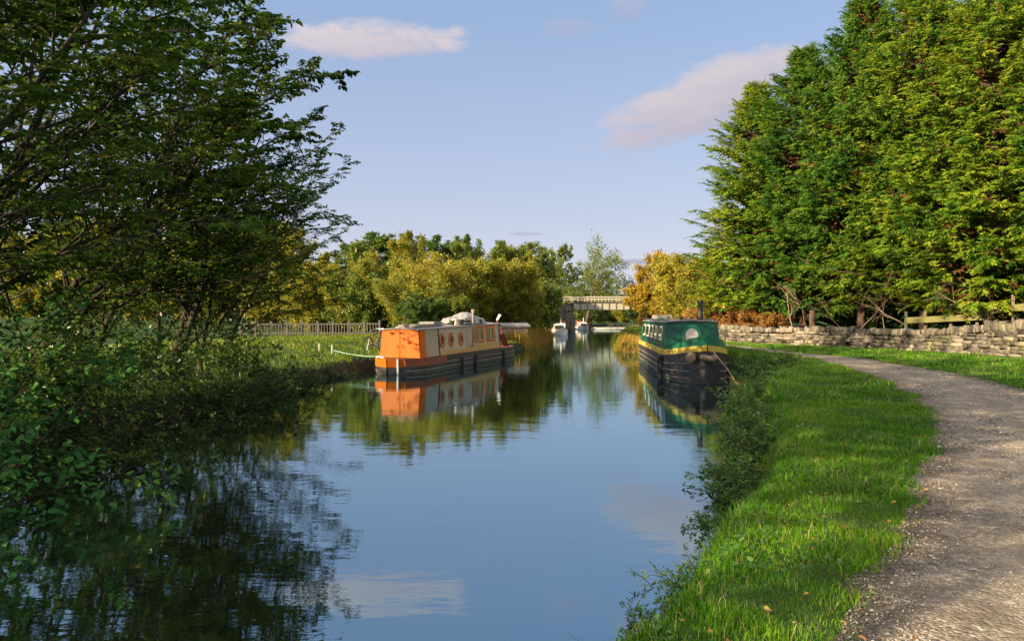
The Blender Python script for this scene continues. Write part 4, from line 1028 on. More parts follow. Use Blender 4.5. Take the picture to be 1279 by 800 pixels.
M['orange'] = paint('boat_orange', (.44, .095, .002), .55, .12, 2, spec=.25, dirt=(.45, .12, .02), dirt_amt=.45, stretch=(1, 1, .4))
M['red_brown'] = paint('red_brown_paint', (.20, .05, .02), .7, .35, 4, dirt=(.07, .03, .02))
M['silver'] = paint('weathered_silver', (.50, .50, .50), .28, .15, 2, metal=.7, dirt=(.24, .15, .07), dirt_amt=.45, stretch=(1, 1, .5))
M['brown_side'] = paint('faded_brown', (.56, .56, .56), .27, .18, 2, metal=.6, dirt=(.26, .19, .13), dirt_amt=.5, stretch=(1, 1, .6))
M['tan'] = paint('ochre_band', (.45, .29, .09), .5, .25, 3, dirt=(.16, .09, .04), dirt_amt=.5)
M['panel_orange'] = paint('window_surround', (.42, .13, .025), .55, .25, 4, dirt=(.2, .08, .03), dirt_amt=.5)
M['maroon'] = paint('maroon_board', (.16, .055, .05), .6, .25, 5, dirt=(.07, .04, .04))
M['white'] = paint('white_paint', (.74, .72, .68), .4, .08, 4, dirt=(.4, .36, .3), dirt_amt=.35)
M['tarp'] = paint('grey_tarpaulin', (.27, .255, .235), .7, .3, 5, .4, dirt=(.15, .15, .17))
M['timber'] = paint('grey_timber', (.23, .19, .145), .85, .25, 6, .4, stretch=(4, .5, 4))
M['fence_grey'] = paint('fence_timber', (.12, .105, .085), .9, .3, 6, .4, dirt=(.06, .065, .04), dirt_amt=.6)
M['mossy'] = paint('mossy_timber', (.17, .15, .05), .85, .3, 5, .5, dirt=(.10, .12, .03), dirt_amt=.7, stretch=(.6, .6, 4))
M['chrome'] = paint('bike_metal', (.35, .35, .36), .35, .2, 10, metal=.6)
M['stake'] = paint('galvanised', (.5, .5, .48), .5, .2, 10)
M['teal_rope'] = paint('blue_green_rope', (.20, .36, .28), .7, .15, 20)

def hull_stations(L, W, bow=3.2, stern=2.2, sheer=.92, rise=.28, n=40, rise_len=3.6):
    st = []
    for i in range(n + 1):
        s = L * (i / n) ** 1.0
        a = min(1., s / bow); b = min(1., (L - s) / stern)
        wd = W * (1 - (1 - a) ** 2.1) ** .62 * (1 - (1 - b) ** 2.6) ** .5
        sh = sheer + rise * max(0., 1 - s / rise_len) ** 2
        st.append((s, max(wd, .025), sh))
    return st
def strip(st, lo, hi, off=0., rake=.22, s0=-1, s1=1e9, side=0, thick=0.):
    """a band round the hull between heights lo(sheer, s) and hi(sheer, s), both sides meeting at the stem"""
    m = MB()
    for sg in ((-1, 1) if side == 0 else (side,)):
        vs = []; fs = []
        sel = [q for q in st if s0 <= q[0] <= s1]
        for s, wd, sh in sel:
            a, b = lo(sh, s), hi(sh, s)
            for z in (a, b):
                rk = -rake * max(0, z / sh) * max(0, 1 - s / 1.5)
                tum = 1 - .10 * max(0, (.25 - z))
                vs.append((sg * (wd + off) * tum, s + rk - (off if s < .2 else 0), z))
            if thick:
                for z in (b, a):
                    rk = -rake * max(0, z / sh) * max(0, 1 - s / 1.5)
                    vs.append((sg * max(wd - thick, .0), s + rk + (thick if s < .2 else 0), z))
        k = 4 if thick else 2
        for i in range(len(sel) - 1):
            for j in range(k if thick else 1):
                fs.append((i*k+j, (i+1)*k+j, (i+1)*k+(j+1) % k, i*k+(j+1) % k))
        if thick: fs += [tuple(range(k)), tuple((len(sel)-1)*k + j for j in range(k))]
        m.add(vs, fs)
    return m
def deck(st, zf, inset=.0, s0=-1, s1=1e9):
    sel = [q for q in st if s0 <= q[0] <= s1]; vs = []; fs = []
    for s, wd, sh in sel:
        vs += [(-max(wd - inset, .01), s, zf(sh, s)), (max(wd - inset, .01), s, zf(sh, s))]
    for i in range(len(sel) - 1): fs.append((2*i, 2*i+1, 2*i+3, 2*i+2))
    return MB().add(vs, fs)

# ------------------------------------------------------------------ the green narrowboat
gb_ = empty('narrowboat', (6.05, 23., 0), -R(5.6), label='green narrowboat with yellow gunwale and black hull moored by the towpath', cat='boat', group='moored canal boats')
st = hull_stations(15.8, 1.06, 3.0, 2.0, .93, .28)
strip(st, lambda h, s: -.4, lambda h, s: h - .18, 0).build('hull', M['hull'], gb_, smooth=False)
strip(st, lambda h, s: h - .18, lambda h, s: h, .012, thick=.10).build('gunwale', M['yellow'], gb_)
for zz in (.10, .30, .50):
    strip(st, lambda h, s: zz * h / .93 - .013, lambda h, s: zz * h / .93 + .013, .022, s0=.05, thick=.02).build('rubbing_strake', M['strake'], gb_)
deck(st, lambda h, s: h - .16, .05).build('deck', M['roofgrey'], gb_)
M['scum'] = paint('waterline_scum', (.085, .085, .05), .8, .4, 8, .3, dirt=(.03, .03, .02), dirt_amt=.7, stretch=(1, .4, 1))
strip(st, lambda h, s: -.05, lambda h, s: .05 + .012 * math.sin(s * 3.1), .006).build('waterline_scum', M['scum'], gb_)
strip(st, lambda h, s: h - .003, lambda h, s: h + .32 * max(0, 1 - s / 2.3), -.03, s1=2.3, thick=.03).build('bow_bulwark', M['green_lite'], gb_)
m = MB(); m.bar((0, -.24, 1.02), (0, -.0, -.2), .07, .07); m.build('stem_post', M['black'], gb_)
# cabin
c0, c1 = 3.1, 13.3
m = MB()
wb, wtp, z0, z1 = .985, .885, .93, 1.90
prof = [(-wb, z0), (-wtp, z1), (-.5, z1 + .035), (0, z1 + .05), (.5, z1 + .035), (wtp, z1), (wb, z0)]
m.prism([(x, 0, z) for x, z in prof], (0, c0, 0), (0, c1, 0)); m.build('cabin', M['green'], gb_)
prof2 = [(-wtp - .045, z1 - .02), (-wtp - .045, z1 + .02), (-.5, z1 + .056), (0, z1 + .072), (.5, z1 + .056), (wtp + .045, z1 + .02), (wtp + .045, z1 - .02), (wtp + .004, z1 - .004), (.5, z1 + .0355), (0, z1 + .051), (-.5, z1 + .0355), (-wtp - .004, z1 - .004)]
m = MB(); m.prism([(x, 0, z) for x, z in prof2], (0, c0 - .10, 0), (0, c1 + .05, 0)); m.build('roof', M['roofgrey'], gb_)
for sx in (-1, 1):
    m = MB(); m.tube([(sx * .80, c0 + .3, z1 + .07), (sx * .80, c1 - .3, z1 + .07)], .025, 8); m.build('handrail', M['green_lite'], gb_)
# stern hood and rail
m = MB(); m.prism([(-.92, 0, .93), (-.84, 0, 1.70), (.84, 0, 1.70), (.92, 0, .93)], (0, c1 + .01, 0), (0, c1 + 1.5, 0)); m.build('stern_hood', M['green_lite'], gb_, bevel=.03)
# arched front door with a lace-curtained pane
def arch(w, z0, z1, n=10):
    pts = [(-w / 2, 0, z0), (-w / 2, 0, z1 - w / 2)]
    pts += [(-w / 2 * math.cos(math.pi * i / n), 0, z1 - w / 2 + w / 2 * math.sin(math.pi * i / n)) for i in range(1, n)]
    return pts + [(w / 2, 0, z1 - w / 2), (w / 2, 0, z0)]
m = MB(); m.prism(arch(.66, .95, 1.82), (-.02, c0 - .05, 0), (-.02, c0 - .002, 0)); door = m.build('door', M['green_lite'], gb_)
m = MB(); m.prism(arch(.43, 1.14, 1.68), (-.02, c0 - .063, 0), (-.02, c0 - .051, 0)); m.build('pane', M['lace'], door)
m = MB(); m.tube([(-.30, c0 - .06, 1.38), (-.30, c0 - .09, 1.38), (-.30, c0 - .09, 1.3)], .012, 6); m.build('handle', M['yellow'], door)
# side windows; their cream frames stand in for pale reflection streaks
for y in (4.2, 6.0, 7.8, 9.6, 11.6):
    for sx in (-1, 1):
        def fpt(a, zz, o): # point on the sloping side
            t = (zz - z0) / (z1 - z0); xx = wb + (wtp - wb) * t
            return (sx * (xx + o), a, zz)
        def slab(y0_, y1_, za, zb_, o0, o1):
            mm = MB(); vs = [fpt(a, zz, o) for o in (o0, o1) for a, zz in ((y0_, za), (y1_, za), (y1_, zb_), (y0_, zb_))]
            return mm.add(vs, BOXF)
        wd_ = .95
        fr = slab(y, y + wd_, 1.22, 1.74, .002, .026).build('window', M['cream'], gb_)
        slab(y + .07, y + wd_ - .07, 1.29, 1.67, .0265, .032).build('pane', M['glass'], fr)
# chimney, vents, fenders
m = MB(); m.tube([(.46, c0 + 1.2, z1), (.46, c0 + 1.2, z1 + .72)], [.10, .095], 16); ch = m.build('chimney', M['black'], gb_, smooth=False)
m = MB(); m.tube([(.46, c0 + 1.2, z1 + .70), (.46, c0 + 1.2, z1 + .80)], [.115, .12], 16); m.build('chimney_collar', M['black'], ch)
for x, y in ((-.1, c0 + 2.2), (.2, c0 + 4.2), (-.1, c0 + 6.6)):
    m = MB(); m.tube([(x, y, z1 + .04), (x, y, z1 + .15), (x, y, z1 + .151), (x, y, z1 + .20)], [.05, .05, .11, .05], 12); m.build('roof_vent', M['black'], gb_)
m = MB(); m.box((-1.24, 2.62, -.02), (-1.07, 2.95, .74)); fd = m.build('side_fender', M['rubber'], gb_, bevel=.05)
m = MB(); m.tube([(-1.15, 2.78, .72), (-1.08, 2.78, .94)], .015, 6); m.build('cord', M['rope'], fd)
m = MB(); m.box((1.07, 2.62, -.02), (1.22, 2.95, .74)); m.build('side_fender', M['rubber'], gb_, bevel=.05)
m = MB(); m.tube([(-.42, .25, .83), (-.50, -.05, .82)], .16, 16); m.tube([(-.5, -.05, .82), (-.505, -.07, .82)], [.12, .10], 16); m.build('bow_fender', M['rope'], gb_, bevel=.01)
m = MB(); m.tube([(-.15, -.02, .86), (-.05, -.32, .80), (.10, -.30, .79), (.28, .02, .84)], [.08, .12, .12, .08], 10); m.build('stem_fender', M['rope'], gb_, smooth=True)
# mooring line to the bank and things lying on the roof
m = MB(); m.tube([(6.1, 22.75, 1.12), (6.45, 22.2, .55), (6.6, 21.7, .12), (6.9, 21.3, .05), (7.35, 21.2, .35), (7.9, 21.4, .52)], .02, 6)
tag(m.build('mooring_rope', M['rope'], None, smooth=True), 'slack brown mooring rope hanging from the green boat bow', 'rope')
gmat = gb_.matrix_basis.copy() if False else Matrix.Translation(Vector(gb_.location)) @ Matrix.Rotation(gb_.rotation_euler.z, 4, 'Z')
def gpt(x, y, z): return gmat @ Vector((x, y, z))
m = MB(); m.bar((0, 0, 0), gpt(-.45, 11.6, z1 + .13) - gpt(-.55, 5.2, z1 + .13), .22, .05)
tag(m.build('gang_plank', M['timber'], None, loc=gpt(-.55, 5.2, z1 + .125)), 'pale gang plank lying along the green boat roof', 'plank')
m = MB(); m.tube([(0, 0, 0), gpt(.25, 12.6, z1 + .12) - gpt(.1, 5.6, z1 + .12)], .025, 8)
tag(m.build('barge_pole', M['panel_orange'], None, loc=gpt(.1, 5.6, z1 + .115)), 'slim orange-brown barge pole lying on the green boat roof', 'pole')
m = MB(); m.box((-.35, -.5, 0), (.35, .5, .16)); m.box((-.38, -.53, .16), (.38, .53, .20))
tag(m.build('roof_box', M['roofgrey'], None, bevel=.01, loc=gpt(-.1, 12.2, z1 + .075)), 'low grey storage box on the stern end of the green roof', 'box')

# ------------------------------------------------------------------ the orange narrowboat
th = R(16.6)
ob = empty('narrowboat', (-4.49, 26.7, 0), -th, label='weathered narrowboat with bright orange cabin end and round portholes by the left bank', cat='boat', group='moored canal boats')
omat = Matrix.Translation(Vector(ob.location)) @ Matrix.Rotation(-th, 4, 'Z')
def opt(x, y, z): return omat @ Vector((x, y, z))
inv = omat.inverted()
st = hull_stations(14.3, 1.0, 1.5, 2.6, .54, .04, 44, 1.5)
strip(st, lambda h, s: -.4, lambda h, s: .27, 0, .1).build('hull', M['hull'], ob)
strip(st, lambda h, s: .27, lambda h, s: h, .004, .1, s1=1.0, side=-1, thick=.05).build('bow_panel', M['orange'], ob)
strip(st, lambda h, s: .27, lambda h, s: h, .004, .1, s1=.33, side=1, thick=.05).build('bow_panel', M['orange'], ob)
strip(st, lambda h, s: .27, lambda h, s: h, .003, .1, s0=.3, s1=3.3, side=1, thick=.05).build('bow_panel', M['red_brown'], ob)  # shaded flank of the orange bow, its shade put into a red-brown colour
strip(st, lambda h, s: .27, lambda h, s: h, .003, .1, s0=3.2, side=1, thick=.05).build('gunwale', M['hull'], ob)
strip(st, lambda h, s: .27, lambda h, s: h, .003, .1, s0=.95, side=-1, thick=.05).build('gunwale', M['red_brown'], ob)
strip(st, lambda h, s: .10, lambda h, s: .135, .02, .1, s0=.1, thick=.02).build('rubbing_strake', M['strake'], ob)
strip(st, lambda h, s: .29, lambda h, s: .315, .02, .1, s0=3., thick=.02).build('rubbing_strake', M['strake'], ob)
deck(st, lambda h, s: h - .02, .02).build('deck', M['red_brown'], ob)
strip(st, lambda h, s: -.05, lambda h, s: .045 + .012 * math.sin(s * 2.7), .006, .1).build('waterline_scum', M['scum'], ob)
oc0, oc1 = 1.08, 10.95
wb2, wt2, y0z, = .82, .73, .545
def otop(s): return 1.60 + .13 * (s - oc0) / (oc1 - oc0)
def oside(s, z, o=0., sx=1):
    t = (z - y0z) / (otop(s) - y0z); return (sx * (wb2 + (wt2 - wb2) * t + o), s, z)
def opanel(s0, s1, fa, fb, o0, o1, sx=1):
    """a slab on the cabin side between the height fractions fa and fb"""
    zf = lambda s, f: y0z + (otop(s) - y0z) * f
    vs = [oside(s, zf(s, f), o, sx) for o in (o0, o1) for s, f in ((s0, fa), (s1, fa), (s1, fb), (s0, fb))]
    return MB().add(vs, BOXF)
vs = []
for s in (oc0, oc1):
    z = otop(s); vs += [(-wb2, s, y0z), (-wt2, s, z), (0, s, z + .05), (wt2, s, z), (wb2, s, y0z)]
m = MB(); m.add(vs, [(0,1,2,3,4), (5,6,7,8,9)] + [(i, (i+1) % 5, 5+(i+1) % 5, 5+i) for i in range(5)]); m.build('cabin', M['brown_side'], ob)
vs = []
for s in (oc0 - .12, oc1 + .1):
    z = otop(s); vs += [(-wt2 - .05, s, z - .01), (-wt2 - .05, s, z + .03), (0, s, z + .08), (wt2 + .05, s, z + .03), (wt2 + .05, s, z - .01), (0, s, z + .051)]
m = MB(); m.add(vs, [(0,1,2,3,4,5), (6,7,8,9,10,11)] + [(i, (i+1) % 6, 6+(i+1) % 6, 6+i) for i in range(6)]); m.build('roof', M['roofgrey'], ob)
# the orange end: two boarded leaves with a seam between
for sx in (-1, 1):
    z = otop(oc0) - .02
    o = [(sx * .012, 0, y0z + .01), (sx * (wb2 - .0), 0, y0z + .01), (sx * (wt2 + .002), 0, z), (sx * .012, 0, z + .04)]
    m = MB(); m.prism(o, (0, oc0 - .05, 0), (0, oc0 - .003, 0)); dr = m.build('door', M['orange'], ob)
    m = MB(); m.tube([(sx * .10, oc0 - .06, 1.02), (sx * .10, oc0 - .09, 1.02), (sx * .10, oc0 - .09, .92)], .012, 6); m.build('handle', M['black'], dr)
opanel(oc0, oc0 + .55, .0, .99, .002, .014).build('end_panel', M['orange'], ob)
opanel(oc0 + .56, 2.9, .0, .99, .002, .012).build('side_panel', M['silver'], ob)
opanel(oc0, 3.0, .0, .99, .002, .012, -1).build('side_panel', M['orange'], ob)
opanel(3.0, 6.55, .0, .18, .002, .012).build('lower_panel', M['tan'], ob)
opanel(6.62, oc1 - .05, .0, .26, .002, .012).build('lower_panel', M['tan'], ob)
opanel(2.91, 2.97, .0, .99, .003, .03).build('side_batten', M['black'], ob)
opanel(oc1 - .09, oc1, -.3, .99, .013, .03).build('side_batten', M['black'], ob)
for s in (3.3, 4.3, 5.45):
    zc = 1.14; hw = .31
    vs = []; n = 20
    ring = MB(); disc = MB()
    for o in (.002, .03):
        for rr in (.17, hw):
            for i in range(n):
                a = 2 * math.pi * i / n
                vs.append(oside(s + rr * math.cos(a) * .9, zc + rr * math.sin(a), o))
    fs = []
    for i in range(n):
        j = (i + 1) % n
        fs += [(i, j, n+j, n+i), (2*n+i, 3*n+i, 3*n+j, 2*n+j), (n+i, n+j, 3*n+j, 3*n+i), (j, i, 2*n+i, 2*n+j)]
    pf = ring.add(vs, fs).build('porthole', M['panel_orange'], ob)
    disc.add([oside(s + .172 * math.cos(2*math.pi*i/n) * .9, zc + .172 * math.sin(2*math.pi*i/n), .016) for i in range(n)], [tuple(range(n))]).build('pane', M['glass'], pf)
M['curtain'] = paint('window_curtain', (.16, .26, .17), .8, .5, 6, dirt=(.4, .36, .2), dirt_amt=.7, stretch=(1, 3, .5))
for s in (7.2, 8.85):
    wf = opanel(s, s + 1.35, .30, .97, .003, .02).build('window', M['panel_orange'], ob)
    opanel(s + .28, s + 1.02, .42, .85, .0205, .026).build('pane', M['glass'], wf)
    opanel(s + .50, s + .80, .42, .85, .0262, .029).build('curtain', M['curtain'], wf)
    fm = MB()
    for a, b, fa, fb in ((s + .24, s + .28, .38, .88), (s + 1.02, s + 1.06, .38, .88), (s + .28, s + 1.02, .38, .42), (s + .28, s + 1.02, .85, .88)):
        q = opanel(a, b, fa, fb, .0205, .045); fm.add(q.v, q.f)
    fm.build('frame', M['tan'], wf)
# the maroon swan-neck tiller board and its white tip
pts = [(624.8, 392.5, 38.6), (620.5, 400, 38.6), (622.5, 408, 38.7), (626, 417, 38.8), (630, 427, 39.2), (635, 437.5, 39.8), (636, 445, 40.2)]
wp_ = [Vector((X(a, d), d, Z(b, d))) for a, b, d in pts]
def ribbon(ps, wd, thk):
    vs = []; fs = []
    for i, p in enumerate(ps):
        d = (ps[min(i+1, len(ps)-1)] - ps[max(i-1, 0)]).normalized(); sd_ = d.cross(Vector((0, 1, 0))).normalized()
        w_ = wd[i] if isinstance(wd, list) else wd
        for a, b in ((-1, -1), (1, -1), (1, 1), (-1, 1)): vs.append(p + sd_ * w_ / 2 * a + Vector((0, 1, 0)) * thk / 2 * b)
    for i in range(len(ps) - 1):
        for j in range(4): fs.append((i*4+j, i*4+(j+1) % 4, i*4+4+(j+1) % 4, i*4+4+j))
    fs += [(0, 1, 2, 3), tuple((len(ps)-1)*4 + j for j in range(4))]
    return vs, fs
v_, f_ = ribbon(wp_[1:], [.14, .22, .27, .30, .30, .16], .10)
tl = MB().add([inv @ p for p in v_], f_).build('tiller', M['maroon'], ob, bevel=.02)
v_, f_ = ribbon([wp_[1] + Vector((0, -.06, 0)), wp_[0] + Vector((0, -.06, 0))], [.10, .16], .09)
MB().add([inv @ p for p in v_], f_).build('tiller_tip', M['white'], tl, bevel=.02)
# hanging fenders, rails and the pale post at the corner of the hull
for s in (4.9, 6.6, 10.8):
    m = MB(); m.tube([(1.06, s, -.05), (1.06, s, .40)], .06 if s != 6.6 else .09, 10); m.build('side_fender', M['rubber'], ob)
m = MB(); m.tube([(.35, .12, -.1), (.35, .10, .56)], .035, 8); m.build('corner_post', M['stake'], ob)
m = MB(); m.tube([(-.80, .72, .54), (-.80, .72, .60), (-.55, .35, .62), (-.25, .20, .60), (-.25, .22, .54)], .028, 8); m.build('bow_rail', M['stake'], ob)
m = MB(); m.tube([(-.55, .40, .0), (-.55, .36, .56)], .05, 8); m.build('side_fender', M['rubber'], ob)
# things lying on its roof
def fix_rot(o): o.rotation_euler = (0, 0, -th); return o
def roof_z(s): return otop(s) + .05
for i, (x, s, L, dz) in enumerate([(.40, 1.2, 2.2, .0), (.12, 1.0, 2.6, .0), (-.2, 1.3, 2.4, .0), (.3, 1.5, 2.3, .062), (-.05, 1.2, 2.6, .062)]):
    m = MB(); m.bar((0, 0, 0), (.02 * (i - 2), L, .02), .24, .05)
    fix_rot(tag(m.build('plank', M['timber' if i % 2 else 'roofgrey'], None, .006, loc=opt(x, s, roof_z(s) + .045 + dz)),
        ['pale edge plank on the orange roof, bottom row nearest the water', 'grey plank at the bottom of the roof stack above the orange doors', 'pale plank in the bottom row of the roof stack, bank side', 'grey plank on top of the roof stack, water side', 'pale plank on top of the roof stack, in its middle'][i], 'plank', 'planks stacked on the orange boat roof'))
m = MB(); m.box((-.32, -.45, 0), (.32, .45, .13)); m.box((-.35, -.48, .13), (.35, .48, .165))
fix_rot(tag(m.build('roof_hatch', M['tarp'], None, .01, loc=opt(.05, 3.9, roof_z(3.9) + .03)), 'small grey hatch box on the roof between planks and tarpaulin', 'box'))
# tarpaulin thrown over a wood pile
rg = np.random.default_rng(55); n1_, n2_ = 26, 14
vs = []
for i in range(n1_ + 1):
    for j in range(n2_ + 1):
        a = i / n1_ * 2 - 1; b = j / n2_ * 2 - 1
        h = .52 * max(0, 1 - a ** 4) ** .7 * max(0, 1 - b ** 4) ** .6 * (.72 + .28 * math.sin(a * 4 + 1) * math.cos(b * 2.3)) + .05 * math.sin(a * 13 + b * 5) * math.sin(b * 9) + rg.normal(0, .012)
        vs.append((b * .62 + .03 * math.sin(a * 9), a * 1.55, max(h, -.0)))
fs = [(i*(n2_+1)+j, (i+1)*(n2_+1)+j, (i+1)*(n2_+1)+j+1, i*(n2_+1)+j+1) for i in range(n1_) for j in range(n2_)]
vb = [(x, y, -.01) for x, y, z in vs]
nb2 = len(vs)
m = MB(); m.add(vs, fs)
fix_rot(tag(m.build('tarpaulin', M['tarp'], None, smooth=True, loc=opt(0, 7.9, roof_z(7.9) + .03)), 'crumpled grey tarpaulin over a heap on the orange boat roof', 'tarpaulin'))
for i, (x, s, r_, h, lab) in enumerate([(.45, 5.6, .16, .26, 'pale plastic tub on the boat roof left of the tarpaulin'), (.5, 6.15, .14, .22, 'dark plastic tub on the boat roof beside the pole'), (.5, 5.1, .12, .2, 'small dark tub on the boat roof, nearest the planks')]):
    m = MB(); m.tube([(0, 0, 0), (0, 0, h), (0, 0, h - .001), (0, 0, h - .05)], [r_ * .82, r_, r_ * .92, r_ * .9], 16); m.tube([(0, 0, h - .03), (0, 0, h)], r_ * 1.06, 16)
    fix_rot(tag(m.build('plastic_tub', M['cream' if i == 0 else 'rubber'], None, loc=opt(x, s, roof_z(s) + .03)), lab, 'tub', 'tubs on the orange boat roof'))
for i, (x, s, a, lab) in enumerate([(.48, 6.7, .3, 'cut log on the boat roof just right of the pole'), (.55, 7.5, -.2, 'cut log sticking out under the front of the tarpaulin'), (.52, 8.4, .15, 'cut log at the right-hand end of the tarpaulin')]):
    m = MB(); m.tube([(-.3 * math.sin(a), -.3, 0), (.3 * math.sin(a), .3, .02)], [.10, .09], 10)
    fix_rot(tag(m.build('cut_log', M['bark'], None, loc=opt(x, s, roof_z(s) + .12)), lab, 'log', 'logs on the orange boat roof'))
m = MB(); m.tube([(0, 0, 0), (.01, .0, 1.62)], .055, 10); m.box((-.06, -.06, 1.5), (.06, .06, 1.64))
fix_rot(tag(m.build('wooden_pole', M['timber'], None, loc=opt(.93, 6.55, .78)), 'grey wooden pole standing upright against the side of the orange boat', 'pole'))
# mooring line and stakes on the bank
a = opt(-.8, .7, .6); b = Vector((X(415, 30.5), 30.5, .72)); mid_ = (a + b) / 2 + Vector((0, 0, -.06))
m = MB(); m.tube([a, (a + mid_) / 2 + Vector((0, 0, -.02)), mid_, (b + mid_) / 2 + Vector((0, 0, -.02)), b], .016, 6)
tag(m.build('mooring_rope', M['teal_rope'], None, smooth=True), 'taut pale blue-green mooring rope from the orange boat to a stake', 'rope')
for px, D, lab in ((414, 30.4, 'short metal mooring stake holding the blue-green rope'), (398, 30.8, 'short metal mooring stake in the grass left of the roped one')):
    m = MB(); x = X(px, D); m.tube([(0, 0, -.2), (.03, 0, .32)], .025, 8); m.tube([(.028, 0, .30), (.032, 0, .34)], .045, 8)
    tag(m.build('mooring_stake', M['stake'], None, loc=(x, D, float(gz(x, D)))), lab, 'stake', 'mooring stakes')

# ------------------------------------------------------------------ small boats near and beyond the bridge
def cruiser(x, y, rz, sc, label):
    e = empty('cabin_cruiser', (x, y, 0), rz, label=label, cat='boat', group='small boats near the bridge'); e.scale = (sc, sc, sc)
    st = hull_stations(5.6, .98, 2.4, .25, .62, .3, 24, 3.)
    strip(st, lambda h, s: -.3, lambda h, s: h - .12, 0, .5).build('hull', M['white'], e)
    strip(st, lambda h, s: h - .12, lambda h, s: h, .02, .5, thick=.06).build('gunwale', M['panel_orange'], e)
    deck(st, lambda h, s: h - .05, .04).build('deck', M['white'], e)
    m = MB(); m.prism([(-.72, 1.5, .6), (-.66, 2.1, 1.22), (-.66, 3.9, 1.30), (-.72, 4.1, .6)], (0, 0, 0), (1.40, 0, 0)); cb = m.build('cabin', M['white'], e, .04)
    m = MB(); m.box((-.725, 2.4, .86), (-.655, 3.7, 1.12)); m.build('window', M['glass'], cb)
    m = MB(); m.box((-.5, 1.66, .82), (.5, 1.80, 1.08)); m.build('window', M['glass'], cb)
    m = MB(); m.prism([(-.7, 4.1, .62), (-.66, 3.95, 1.62), (-.66, 5.3, 1.60), (-.7, 5.5, .62)], (0, 0, 0), (1.36, 0, 0)); m.build('canopy', M['red_brown'], e, .04)
    m = MB(); m.tube([(.2, 2.6, 1.25), (.2, 2.6, 2.1)], .06, 8); m.build('mast', M['white'], e)
    return e
cruiser(5.35, 84., -R(4), 1.0, 'white cabin cruiser with brown trim behind the straw-coloured reeds')
cruiser(X(731, 118), 118., R(6), .9, 'white cabin cruiser in the shade under the bridge beside the pier')
e = empty('work_barge', (X(762, 104), 108.5, 0), R(88), label='long low pale barge lying across the water under the bridge', cat='boat')
st = hull_stations(6.0, 1.0, 1.0, .6, .36, .04, 24, 1.2)
strip(st, lambda h, s: -.3, lambda h, s: h, 0, .2).build('hull', M['white'], e)
strip(st, lambda h, s: h - .08, lambda h, s: h + .01, .02, .2, thick=.08).build('gunwale', M['strake'], e)
deck(st, lambda h, s: h - .03, .04).build('deck', M['roofgrey'], e)
e.location = (X(788, 118), 121, 0)
# covered stack on the bank past the orange boat
m = MB(); m.prism([(-.55, 0, 0), (-.6, 0, .95), (0, 0, 1.12), (.6, 0, .95), (.55, 0, 0)], (0, -.9, 0), (0, .9, 0))
e = empty('covered_stack', (X(641, 49), 50.5, .5), R(-70), label='low stack under a pale sheet on the bank beyond the maroon board', cat='stack')
m.build('stack', M['timber'], e, .03)
m = MB(); m.prism([(-.66, 0, .86), (-.68, 0, .98), (0, 0, 1.17), (.68, 0, .98), (.66, 0, .86), (.0, 0, 1.125)], (0, -1., 0), (0, 1., 0)); m.build('sheet', M['tarp'], e)

# ------------------------------------------------------------------ paling fence on the left bank
FD = 44.; fx0, fx1 = X(300, FD), X(474, FD)
fe = empty('paling_fence', (fx0, FD, .8), label='grey paling fence with stout posts on the left mooring', cat='fence')
gzf = lambda x: float(gz(fx0 + x, FD)) - .8
Lf = fx1 - fx0; npst = 9
for i in range(npst + 1):
    x = Lf * i / npst; m = MB(); m.box((x - .06, -.06, gzf(x) - .2), (x + .06, .06, gzf(x) + .86)); m.box((x - .09, -.085, gzf(x) + .86), (x + .09, .085, gzf(x) + .9)); m.build('post', M['fence_grey'], fe, .008)
for h in (.14, .68):
    m = MB(); m.bar((0, -.045, gzf(0) + h), (Lf, -.045, gzf(Lf) + h), .04, .08); m.build('rail', M['fence_grey'], fe)
m = MB()
for i in range(int(Lf / .17)):
    x = .1 + i * .17; m.box((x - .022, -.085, gzf(x) + .08), (x + .022, -.067, gzf(x) + .76))
m.build('palings', M['fence_grey'], fe)

# ------------------------------------------------------------------ bicycle leaning on the bank by the boat
bx_, by_ = X(469, 33.), 33.
bz = float(gz(bx_, by_))
bk = empty('bicycle', (bx_, by_, bz), R(62), label='old bicycle propped on the grass beside the orange cabin', cat='bicycle')
for x in (-.52, .52):
    m = MB(); m.tube([(x + .33 * math.cos(a), 0, .34 + .33 * math.sin(a)) for a in [2 * math.pi * i / 24 for i in range(25)]], .028, 6, False); wh = m.build('wheel', M['rubber'], bk)
    m = MB()
    for i in range(14):
        a = 2 * math.pi * i / 14; m.tube([(x, (-1) ** i * .02, .34), (x + .315 * math.cos(a), 0, .34 + .315 * math.sin(a))], .003, 4)
    m.tube([(x, -.05, .34), (x, .05, .34)], .02, 8); m.build('spokes', M['chrome'], wh)
m = MB(); bb = (-.05, 0, .30); hd = (.36, 0, .82); stp = (-.18, 0, .80)
for a, b in ((bb, hd), (bb, stp), (stp, (.34, 0, .84)), (bb, (-.52, 0, .34)), (stp, (-.52, 0, .34)), ((.34, 0, .90), (.52, 0, .34))): m.tube([a, b], .022, 8)
m.tube([stp, (-.20, 0, .93)], .013, 8); m.build('frame', M['maroon'], bk)
m = MB(); m.tube([(.33, 0, .90), (.30, 0, 1.02)], .013, 8); m.tube([(.2, -.27, 1.0), (.32, -.2, 1.03), (.31, 0, 1.02), (.32, .2, 1.03), (.2, .27, 1.0)], .013, 8); m.build('handlebar', M['chrome'], bk)
m = MB(); m.prism([(-.34, -.08, .94), (-.34, .08, .94), (-.14, .03, .95), (-.06, .015, .95), (-.06, -.015, .95), (-.14, -.03, .95)], (0, 0, -.02), (0, 0, .03)); m.build('saddle', M['black'], bk, .01)
